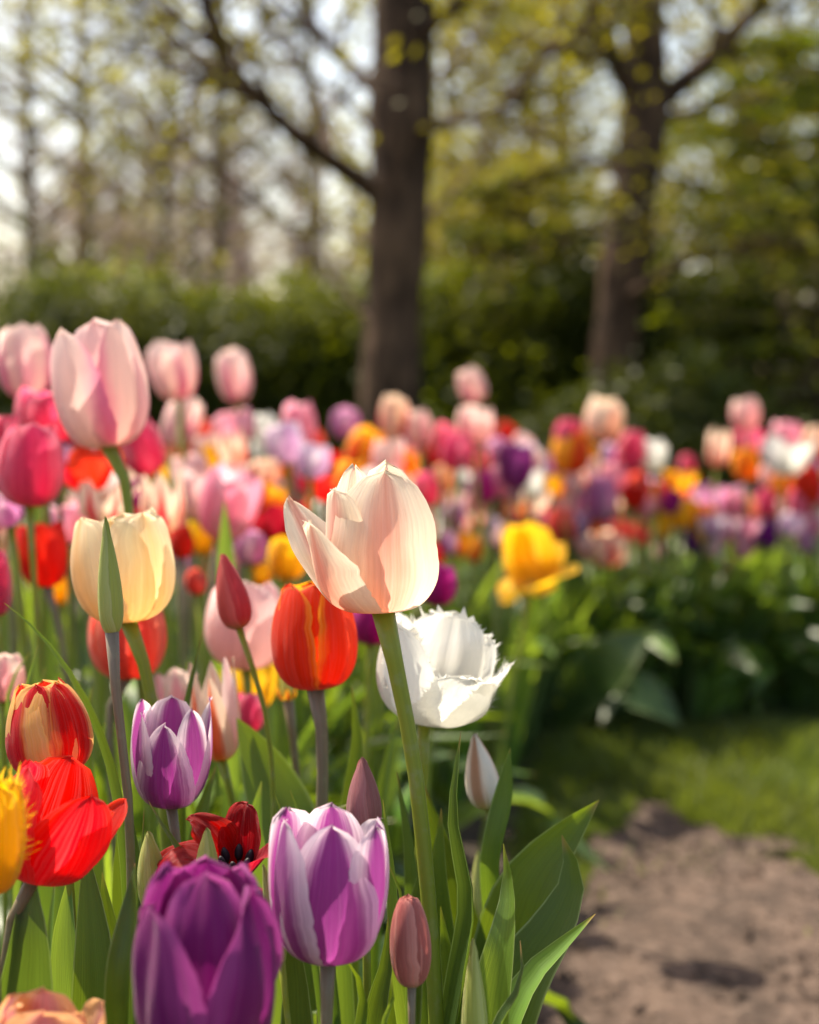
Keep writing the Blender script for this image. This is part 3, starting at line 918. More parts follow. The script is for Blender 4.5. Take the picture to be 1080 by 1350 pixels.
hero('yellowish green bud pressed against the dark red wilted tulip', 'green bud', (272, 1195), (273, 1092), .575, 40, 'bud', 'greenbud', stem=[(272, 1260)], stem_px=9, seed=23.9, cat='tulip bud', petals=[dict(th=-60), dict(th=60), dict(th=180)])
hero('pointed yellow green bud with a rusty tip at the lower picture edge', 'green bud', (627, 1390), (624, 1238), .555, 40, 'bud', 'greenbud', stem=[(627, 1440)], stem_px=10, seed=24.2, cat='tulip bud',
     over=dict(p1=(1.3, 0.0), p2=(.9, .5), p3=(.03, 1)), petals=[dict(th=-30), dict(th=85), dict(th=-150)])
hero('narrow green bud half hidden between leaves behind the purple and white tulip', 'green bud', (372, 1270), (347, 1140), .565, 26, 'bud', 'greenbud', stem=[(378, 1330)], stem_px=9, seed=25.2, cat='tulip bud', petals=BUD3)
hero('small blurred green bud low behind the striped bud', 'green bud', (632, 1210), (630, 1122), .78, 24, 'bud', 'greenbud', stem=[(634, 1260)], stem_px=7, seed=26.6, cat='tulip bud', petals=BUD3, hi=False)


# dark red wilted tulip, petals flopped open, black stamens
def wilted(root, B, M, H, R):
    parts = []
    for k in range(6):
        a = k / 6 * 6.283 + .3
        p0 = np.array((math.cos(a) * R * .18, math.sin(a) * R * .18, H * .05))
        p1 = np.array((math.cos(a) * R * .38, math.sin(a) * R * .34, H * .60))
        p2 = p0 + (p1 - p0) * .55
        o = link('stamen', mk_mesh('stamen', *merge([tube_arrays(catmull([p0, p2], 4), [.0007] * 4, 6), tube_arrays(catmull([p2, p1], 6), [.0010, .0017, .0019, .0018, .0014, .0006], 8)]), STAMEN), root,
                 Matrix.Translation(B - root.location) @ M.to_4x4())
    o = link('pistil', mk_mesh('pistil', *tube_arrays(catmull([np.array((0, 0, 0)), np.array((0, 0, H * .28))], 6), [.0018, .0020, .0020, .0018, .0022, .0026], 10), PISTIL), root,
             Matrix.Translation(B - root.location) @ M.to_4x4())


hero('dark red wilted tulip with curled limp petals and black stamens', 'dark red', (312, 1168), (310, 1080), .60, 112, 'open', 'darkred',
     stem=[(312, 1200), (312, 1330)], stem_px=11, seed=27.7, landmark='the wilted red tulip', lean=24, flower_extra=wilted,
     over=dict(crink=.07, wave=.16, W=.72, b=.75, a=2.6, b0=.45),
     petals=[dict(th=-62, p1=(.9, .6), p2=(1.4, 1.3), p3=(2.1, .35), hs=1.0), dict(th=62, p1=(.7, .5), p2=(1.0, 1.3), p3=(1.1, .8), curl=.3), dict(th=160, p1=(.6, .5), p2=(.7, 1.1), p3=(.8, 1.1)),
             dict(th=-105, inner=1, p1=(.8, .4), p2=(1.3, .9), p3=(2.2, .1)), dict(th=25, inner=1, p1=(.8, .0), p2=(1.2, .1), p3=(1.5, -.1)), dict(th=-150, inner=1, p1=(.7, .6), p2=(.8, 1.2), p3=(1.3, 1.0), twist=.6)])
hero('apricot and pink tulip showing only its top at the lower picture corner', 'apricot', (55, 1440), (58, 1318), .48, 140, 'cup', 'apricot', stem=[(55, 1500)], stem_px=16, seed=28.3,
     over=dict(wave=.08, crink=.03), petals=[dict(th=0, p3=(.7, 1)), dict(th=100, p3=(1.1, .9)), dict(th=-120), dict(th=60, inner=1, hs=.9), dict(th=-60, inner=1), dict(th=180, inner=1, hs=1.0)])
hero('peach and red striped tulip with one tall ivory petal', 'peach and red', (292, 1002), (278, 872), .76, 66, 'lily', 'peachred',
     stem=[(305, 1050), (315, 1100), (320, 1200)], stem_px=11, seed=29.8, landmark='the peach striped tulip', over=dict(W=.9),
     petals=[dict(th=-10, hs=.92), dict(th=110, mat='peachred'), dict(th=-120), dict(th=55, inner=1, hs=1.03, mat='palepink'), dict(th=-65, inner=1, hs=.9), dict(th=180, inner=1)])
hero('small ivory and rose tulip crowding behind the peach and red striped one', 'ivory and rose', (238, 940), (230, 882), .84, 46, 'open', 'blush', stem=[(240, 1000)], stem_px=9, seed=30.9, hi=False)
hero('small crimson pink tulip low behind the slim bud stem', 'crimson pink', (330, 965), (330, 914), .86, 42, 'cup', 'hotpink', stem=[(335, 1040)], stem_px=9, seed=31.4, hi=False)
hero('yellow fringed tulip low behind the peach and red striped one', 'yellow', (332, 938), (330, 876), .98, 58, 'open', 'yellow', stem=[(335, 1000)], stem_px=9, seed=32.4, hi=False, over=dict(fringe=.006))
hero('ivory tulip with rosy streaks cut by the picture edge above the flamed one', 'ivory', (4, 925), (6, 862), .80, 58, 'cup', 'blush', stem=[(5, 1000)], stem_px=10, seed=33.9, hi=False)
hero('magenta pink tulip cut by the picture edge below the glossy red one', 'magenta pink', (-4, 812), (-4, 724), .88, 44, 'egg', 'hotpink', stem=[(0, 880)], stem_px=9, seed=34.4, hi=False)
hero('magenta purple tulip on the shaded side of the tall cream bloom', 'magenta purple', (575, 798), (580, 744), 1.10, 52, 'cup', 'magenta', stem=[(572, 860)], stem_px=8, seed=35.4, hi=False, landmark='the magenta purple tulip')
hero('dark magenta tulip peeping out below the tall cream bloom', 'dark magenta', (488, 850), (492, 790), .98, 56, 'cup', 'magenta', stem=[(486, 900)], stem_px=9, seed=36.4, hi=False)
hero('wide open golden yellow tulip with floppy petals above the leafy bed', 'golden yellow', (702, 770), (700, 706), 1.55, 66, 'wide', 'yellow', stem=[(690, 830)], stem_px=9, seed=37.1, hi=False, landmark='the floppy yellow tulip', lean=14,
     petals=[dict(th=-58, p1=(1.0, .1), p2=(1.3, .15), p3=(1.45, -.28), W=1.05), dict(th=72, p2=(1.3, .4), p3=(1.9, .34), W=1.25), dict(th=176, p3=(.75, 1.25), W=1.2),
             dict(th=8, inner=1, p2=(1.1, .2), p3=(1.3, -.05), W=.95), dict(th=118, inner=1, p3=(1.5, .75)), dict(th=-125, inner=1, p3=(1.0, 1.2), W=1.25, wave=.12)])


# spent stalk: petals fallen, a stub of yellow left
def stub_top(root, B, M, H, R):
    V, F, UV = tube_arrays(catmull([np.array((0, 0, 0)), np.array((0, 0, H * 1.9))], 8), [.0032, .0036, .0036, .0034, .0032, .003, .003, .0022], 10)
    link('pistil', mk_mesh('pistil', V, F, UV, PISTIL), root, Matrix.Translation(B - root.location) @ M.to_4x4())


hero('spent flower stalk with a bare seed pod and shrivelled orange petal stubs', 'spent stalk', (380, 924), (378, 905), .80, 22, 'open', 'orangeyellow', stem=[(385, 960), (390, 1010), (395, 1100)], stem_px=12, seed=38.8, stem_mat=STEM_B,
     hi=False, landmark='the spent stalk', flower_extra=stub_top, over=dict(W=.45, b=.9))


# ------------------------------------------------------------------ leafy shoots between the blooms (leaves placed where they stand)
def shoot(label, leaves, landmark=None):
    p0 = leaves[0]['p'][0]
    f = P(*p0)
    root = empty('tulip_plant', (f.x, f.y, 0))
    for spec in leaves:
        spec = dict(spec)
        *pts, w = spec.pop('p')
        W3 = [np.array(P(*p)) for p in pts]
        a = W3[0]
        if a[2] > 0.03:      # carry the foot down to the soil
            W3 = [np.array((a[0] * .7 + f.x * .3, a[1] * .7 + f.y * .3, -0.005))] + W3
            bw = spec.pop('basew', .55)
        d = sum(p[2] for p in pts) / len(pts)
        V, F, UV = leaf_arrays(W3, w * d / FPX, basew=.5, peak=spec.pop('peak', .76), nv=36, seed=random.random() * 9, **{k: v for k, v in spec.items() if k not in ('mat', 'basew')})
        link('leaf', mk_mesh('leaf', V - np.array(root.location), F, UV, spec.get('mat') or LEAF), root)
    s = tag(root, label, 'tulip plant', 'tulip plants without an open flower')
    return root


shoot('upright tulip leaves in a tight fan, bent leaf in front, beside the earth path', [
    L((640, 1420, .585), (652, 1320, .58), (668, 1225, .58), (672, 1160, .59), (664, 1112, .59), 74, fold=.7, roll=(-25, 50), mat=LEAF_BRIGHT, sfold=.5),
    L((655, 1400, .67), (668, 1270, .67), (700, 1165, .67), (745, 1105, .67), (790, 1055, .665), 100, fold=.5, roll=(-25, 10), mat=LEAF, peak=.8),
    L((650, 1400, .63), (690, 1285, .635), (735, 1215, .64), (756, 1155, .645), (741, 1101, .65), 86, fold=.5, roll=(-30, 20), mat=LEAF, peak=.8),
    L((655, 1430, .60), (675, 1340, .60), (705, 1285, .605), (745, 1245, .605), (785, 1205, .60), 62, fold=.7, roll=(10, 40), mat=LEAF_BRIGHT, peak=.78),
    L((640, 1420, .56), (660, 1350, .56), (690, 1290, .56), (686, 1240, .57), 50, fold=.7, roll=(30, 70), mat=LEAF_GREY),
])
shoot('pair of tall narrow grey green leaves just beside the long green stem', [
    L((585, 1420, .60), (608, 1290, .60), (622, 1190, .60), (601, 1075, .60), (608, 964, .60), 50, fold=.8, roll=(35, 60), mat=LEAF_GREY, wave=.2, peak=.76),
    L((600, 1380, .66), (588, 1260, .66), (580, 1160, .66), (582, 1066, .66), 52, fold=.5, roll=(10, 30), peak=.76),
    L((640, 1330, .68), (610, 1220, .68), (585, 1120, .68), (560, 1036, .68), 76, fold=.4, roll=(10, 40), peak=.76),
    L((610, 1400, .63), (600, 1320, .63), (590, 1260, .63), (581, 1195, .63), 46, fold=.5, roll=(0, 20), peak=.76),
])
shoot('slender leaves standing close behind the dusky pink bud', [
    L((545, 1380, .62), (525, 1250, .61), (517, 1140, .61), (505, 1054, .61), 34, fold=.7, roll=(30, 50), mat=LEAF_BRIGHT),
    L((560, 1330, .68), (548, 1200, .68), (540, 1110, .68), (523, 1017, .68), 32, fold=.6, roll=(10, 40), mat=LEAF_GREY),
    L((545, 1340, .58), (538, 1230, .57), (530, 1180, .57), (512, 1138, .57), 22, fold=.8, roll=(20, 40), mat=LEAF_GREY),
    L((530, 1330, .66), (545, 1220, .66), (556, 1170, .66), (560, 1120, .66), 60, fold=.3, roll=(-10, 20)),
])
shoot('broad dark leaves curling under the purple and white tulip', [
    L((470, 1440, .56), (480, 1360, .56), (480, 1300, .56), (455, 1262, .555), 56, fold=.8, roll=(-20, 60)),
    L((395, 1450, .57), (392, 1340, .57), (388, 1260, .57), (372, 1190, .57), 62, fold=.3, roll=(10, 20), mat=LEAF),
    L((500, 1430, .60), (495, 1340, .60), (510, 1270, .60), (512, 1210, .60), 50, fold=.4, roll=(-20, 20)),
    L((510, 1420, .55), (505, 1360, .55), (520, 1310, .545), (516, 1290, .54), 26, fold=.8, roll=(20, 50), mat=LEAF_BRIGHT),
])
shoot('long narrow leaf slanting across in front of the terracotta tulip', [
    L((178, 1300, .63), (168, 1130, .63), (140, 985, .63), (95, 890, .63), (48, 830, .635), (6, 795, .64), 30, fold=.55, roll=(30, 40), mat=LEAF_GREY, peak=.5),
    L((170, 1250, .66), (160, 1150, .66), (168, 1080, .66), (164, 1012, .66), 26, fold=.6, roll=(30, 50), mat=LEAF_BRIGHT),
    L((205, 1260, .62), (188, 1180, .62), (172, 1090, .62), (164, 1012, .615), 36, fold=.6, roll=(10, 30), mat=LEAF_GREY),
])
shoot('leaf blade crossing before the stem of the smaller purple and white tulip', [
    L((290, 1230, .58), (258, 1150, .585), (220, 1095, .59), (196, 1056, .60), 24, fold=.6, roll=(20, 40), mat=LEAF_GREY),
    L((180, 1300, .60), (183, 1200, .60), (188, 1130, .60), (190, 1068, .60), 20, fold=.6, roll=(40, 50), mat=LEAF_GREY),
])
shoot('broad upright leaf with pale rims below the big scarlet tulip', [
    L((130, 1420, .58), (128, 1310, .58), (122, 1210, .585), (112, 1112, .59), 74, fold=.35, roll=(-10, 20), mat=LEAF, wave=.25, peak=.8),
    L((175, 1330, .64), (165, 1230, .64), (158, 1130, .64), (160, 1070, .64), 44, fold=.3, roll=(0, 20)),
    L((150, 1420, .55), (110, 1360, .55), (70, 1320, .55), (40, 1295, .56), 30, fold=.5, roll=(-10, 20)),
])
shoot('two wide dark leaves under the yellow fringed tulip at the picture edge', [
    L((22, 1450, .55), (30, 1330, .55), (38, 1220, .55), (36, 1130, .555), 92, fold=.35, roll=(-30, -10), mat=LEAF_GREY, peak=.8),
    L((50, 1420, .56), (60, 1310, .56), (68, 1220, .56), (74, 1150, .565), 34, fold=.5, roll=(40, 60), mat=LEAF_BRIGHT, peak=.8),
])
shoot('dark pointed leaf rising behind the smaller purple and white tulip', [
    L((240, 1050, .70), (242, 970, .70), (253, 900, .70), (268, 830, .70), 26, fold=.6, roll=(20, 50), mat=LEAF),
])
shoot('grey green leaf tips poking up beside the orange tulip stem', [
    L((400, 1180, .66), (385, 1120, .66), (375, 1080, .66), (363, 1048, .66), 15, fold=.7, roll=(40, 50), mat=LEAF_GREY),
    L((420, 1180, .67), (404, 1110, .67), (394, 1070, .67), (383, 1042, .67), 20, fold=.6, roll=(20, 40), mat=LEAF_GREY),
    L((430, 1180, .70), (420, 1110, .70), (436, 1070, .70), (470, 1058, .70), 22, fold=.6, roll=(30, 70)),
])
shoot('single broad leaf standing behind the mauve bud', [
    L((462, 1120, .74), (466, 1040, .74), (472, 980, .74), (464, 905, .74), 40, fold=.4, roll=(10, 30), mat=LEAF),
    L((500, 1120, .86), (505, 1050, .86), (512, 1000, .86), (526, 945, .86), 26, fold=.5, roll=(20, 40)),
])
shoot('small rusty edged leaves at the picture edge above the flamed tulip', [
    L((30, 980, .70), (32, 930, .70), (40, 890, .70), (50, 850, .70), 18, fold=.5, roll=(20, 40), mat=LEAF_BRIGHT),
    L((20, 980, .78), (10, 930, .78), (20, 890, .78), (40, 860, .78), 16, fold=.5, roll=(20, 40), mat=LEAF_BRIGHT),
])
shoot('grey green leaf tip standing among the pink blooms', [L((58, 800, 1.08), (56, 720, 1.08), (54, 660, 1.08), (55, 606, 1.08), 30, fold=.35, roll=(5, 15), mat=LEAF_GREY, peak=.88)])
shoot('yellow green leaf tip between the pink and lilac blooms', [L((302, 860, 1.0), (300, 780, 1.0), (298, 720, 1.0), (296, 660, 1.0), 27, fold=.35, roll=(5, 15), mat=LEAF_BRIGHT, peak=.88)])
shoot('clump of broad green leaves filling the corner beneath the scarlet tulip', [
    L((95, 1450, .60), (90, 1340, .60), (85, 1240, .605), (92, 1150, .61), 60, fold=.3, roll=(-20, 10), mat=LEAF_BRIGHT, peak=.8),
    L((215, 1450, .62), (205, 1330, .62), (150, 1240, .62), (135, 1150, .62), 60, fold=.3, roll=(20, 30), mat=LEAF, peak=.8),
    L((150, 1450, .66), (140, 1300, .66), (110, 1180, .665), (118, 1090, .67), 56, fold=.4, roll=(-10, 20), mat=LEAF, peak=.8),
])
shoot('spreading leaves below the terracotta and creamy yellow tulips', [
    L((250, 1200, .78), (235, 1080, .78), (215, 990, .78), (222, 920, .78), 52, fold=.35, roll=(-10, 20), mat=LEAF_BRIGHT),
    L((120, 1200, .76), (118, 1080, .76), (112, 990, .76), (122, 905, .76), 46, fold=.4, roll=(10, 30), mat=LEAF),
    L((70, 1200, .80), (60, 1060, .80), (48, 960, .80), (60, 880, .80), 44, fold=.4, roll=(10, 30), mat=LEAF_GREY),
])
shoot('wide soft leaves standing behind the dark red wilted tulip', [
    L((355, 1300, .70), (350, 1190, .70), (335, 1100, .70), (345, 1030, .70), 60, fold=.3, roll=(0, 20), mat=LEAF_BRIGHT),
    L((270, 1300, .68), (265, 1180, .68), (262, 1090, .68), (285, 1010, .68), 46, fold=.4, roll=(0, 20), mat=LEAF),
    L((445, 1320, .68), (440, 1210, .68), (425, 1130, .68), (432, 1080, .68), 50, fold=.4, roll=(0, 20), mat=LEAF_BRIGHT),
])
def bed_edge_y(x):
    pts = [(.12, 1.6), (.17, 2.1), (.24, 2.36), (.45, 2.46), (.8, 2.52), (1.4, 2.6), (3.0, 2.9)]
    for (x0, y0), (x1, y1) in zip(pts, pts[1:]):
        if x0 <= x <= x1:
            return y0 + (y1 - y0) * (x - x0) / (x1 - x0)
    return 0


def in_bed(cx, d):
    """Depth at which a plant seen in column cx stands inside the bed, at least d."""
    for k in range(40):
        if d > bed_edge_y((cx - 540) / FPX * d) + .07: return d
        d += .025
    return d


# ------------------------------------------------------------------ tulips further back, one by one
PROTO = {}


def proto(form, var):
    """Unit flower (R=.5, H=1) of a form: list of petal meshes."""
    key = (form, var)
    if key not in PROTO:
        rr = random.Random(hash(form) % 1000 * 0 + len(PROTO) * 31 + 5)
        fo, fi = FORMS[form]
        ms = []
        sp = rr.uniform(0, 120)
        loose = rr.uniform(.8, 1.5)
        for i in range(6):
            inner = i >= 3
            kw = dict(fi if inner else fo)
            kw['p3'] = (kw['p3'][0] * loose * rr.uniform(.85, 1.2), kw['p3'][1] * rr.uniform(.93, 1.04))
            kw['W'] = kw['W'] * 1.08
            V, F, UV = petal_arrays(1.0, .5, th=sp + i * 120 + (60 if inner else 0) + rr.uniform(-10, 10), nu=11, nv=13, seed=rr.random() * 20,
                                    wave=kw.pop('wave', .04) + .02, open=rr.uniform(-.04, .14), **kw)
            ms.append(mk_mesh('petal', V, F, UV, PETAL['pink']))
        PROTO[key] = ms
    return PROTO[key]


HEADS = {}


def head_mesh(form, var):
    key = (form, var)
    if key not in HEADS:
        parts = []
        for me in proto(form, var):
            v = np.empty(len(me.vertices) * 3, dtype=np.float32)
            me.vertices.foreach_get('co', v)
            F = [tuple(p.vertices) for p in me.polygons]
            uvv = np.zeros((len(me.vertices), 2))
            for lp, d in zip(me.loops, me.uv_layers[0].data):
                uvv[lp.vertex_index] = d.uv
            parts.append((v.reshape(-1, 3), F, uvv.tolist()))
        HEADS[key] = mk_mesh('flower_head', *merge(parts), PETAL['pink'])
    return HEADS[key]


LEAFV = []
for k in range(10):
    r = random.Random(100 + k)
    bend = r.uniform(.05, .22)
    pts = [np.array((0, 0, -.01)), np.array((bend * .15, 0, .35)), np.array((bend * .5, r.uniform(-.04, .04), .72)), np.array((bend * (1.2 if k % 3 else 2.4), r.uniform(-.06, .06), 1.0 if k % 3 else .86))]
    V, F, UV = leaf_arrays(pts, r.uniform(.09, .17), fold=r.uniform(.3, .8), roll=(r.uniform(-15, 15), r.uniform(-30, 30)), wave=.25, nu=7, nv=16, seed=r.random() * 9,
                           peak=r.uniform(.35, .5), basew=.5, face=(-1, 0, .25))
    LEAFV.append(mk_mesh('leaf', V, F, UV, LEAF))
LEAFB = []            # broader, more arching blades
for k in range(8):
    r = random.Random(300 + k)
    bend = r.uniform(.15, .70)
    pts = [np.array((0, 0, -.01)), np.array((bend * .2, 0, .38)), np.array((bend * .65, r.uniform(-.04, .04), .74)), np.array((bend * 1.5, r.uniform(-.06, .06), .98 - bend * .55))]
    V, F, UV = leaf_arrays(pts, r.uniform(.17, .27), fold=r.uniform(.2, .6), roll=(r.uniform(-15, 15), r.uniform(-30, 30)), wave=.3, nu=9, nv=18, seed=r.random() * 9,
                           peak=r.uniform(.4, .6), basew=.45, face=(-1, 0, .25))
    LEAFB.append(mk_mesh('leaf', V, F, UV, LEAF))
LEAF_MATS = [LEAF, LEAF, LEAF_GREY, LEAF_GREY, LEAF_BRIGHT]


BED_MATS = [LEAF, LEAF_GREY, LEAF_GREY, LEAF_GREY, LEAF_BRIGHT]


def plant_leaves(root, n, h, rr, spread=0.02, broad=False, mats=LEAF_MATS):
    a0 = rr.uniform(0, 6.28)
    for i in range(n):
        o = link('leaf', LEAFB[rr.randrange(8)] if broad and rr.random() < .7 else LEAFV[rr.randrange(10)], root)
        s = h * rr.uniform(.7, 1.12)
        a = a0 + i * 6.28 / n + rr.uniform(-.6, .6)
        o.matrix_local = Matrix.Translation((math.cos(a) * spread * .5, math.sin(a) * spread * .5, 0)) @ Matrix.Rotation(a, 4, 'Z') @ Matrix.Rotation(math.radians(rr.uniform(-6, 26) if broad else rr.uniform(-4, 10)), 4, 'Y') @ Matrix.Rotation(math.radians(rr.gauss(0, 12 if broad else 5)), 4, 'X') @ Matrix.Diagonal((s * rr.uniform(.9, 1.3), s * rr.uniform(.9, 1.3), s, 1))
        set_mat(o, mats[rr.randrange(5)])


def tulip(cx, cy, w, h, d, mat, form, desc, label=None, landmark=None, tilt=None, petals=True, nleaf=3, sd=None):
    rr = random.Random(len(TULIPS) * 13 + 7)
    top = P(cx, cy - h / 2, d)
    foot = P(cx, cy + h / 2, d)
    H = (top - foot).length
    Wd = w * d / FPX
    tl = rr.gauss(0, 9) if tilt is None else tilt
    ax = Vector((math.sin(math.radians(tl)), math.sin(math.radians(rr.uniform(-10, 6))), 1)).normalized()
    gx, gy = foot.x - ax.x * foot.z * .25 + rr.uniform(-.015, .015), foot.y + rr.uniform(-.02, .02)
    root = empty('tulip', (gx, gy, 0))
    midp = np.array(((foot.x * .6 + gx * .4) - ax.x * .02, (foot.y * .6 + gy * .4), foot.z * .6))
    C = catmull([np.array((gx, gy, -.01)), midp, np.array(foot)], 9)
    V, F, UV = tube_arrays(C, np.linspace(.0042, .0032, 9), 7)
    link('stem', mk_mesh('stem', V - np.array(root.location), F, UV, [STEM_G, STEM_G, STEM_P][rr.randrange(3)]), root)
    M = frame(foot, foot + ax * H, rr.uniform(-8, 8), rr.uniform(0, 360)).to_4x4() @ Matrix.Diagonal((Wd, Wd, H, 1))
    M = Matrix.Translation(foot - root.location) @ M
    var = rr.randrange(7)
    if petals:
        for me in proto(form, var):
            set_mat(link('petal', me, root, M), PETAL[mat])
    else:
        set_mat(link('flower_head', head_mesh(form, var), root, M), PETAL[mat])
    plant_leaves(root, nleaf, min(.36, max(.18, foot.z * .74)), rr, mats=BED_MATS if d > 1.9 else LEAF_MATS)
    TULIPS.append(dict(root=root, px=cx, py=cy, d=d, desc=desc, label=label, landmark=landmark, cat='tulip'))
    return root


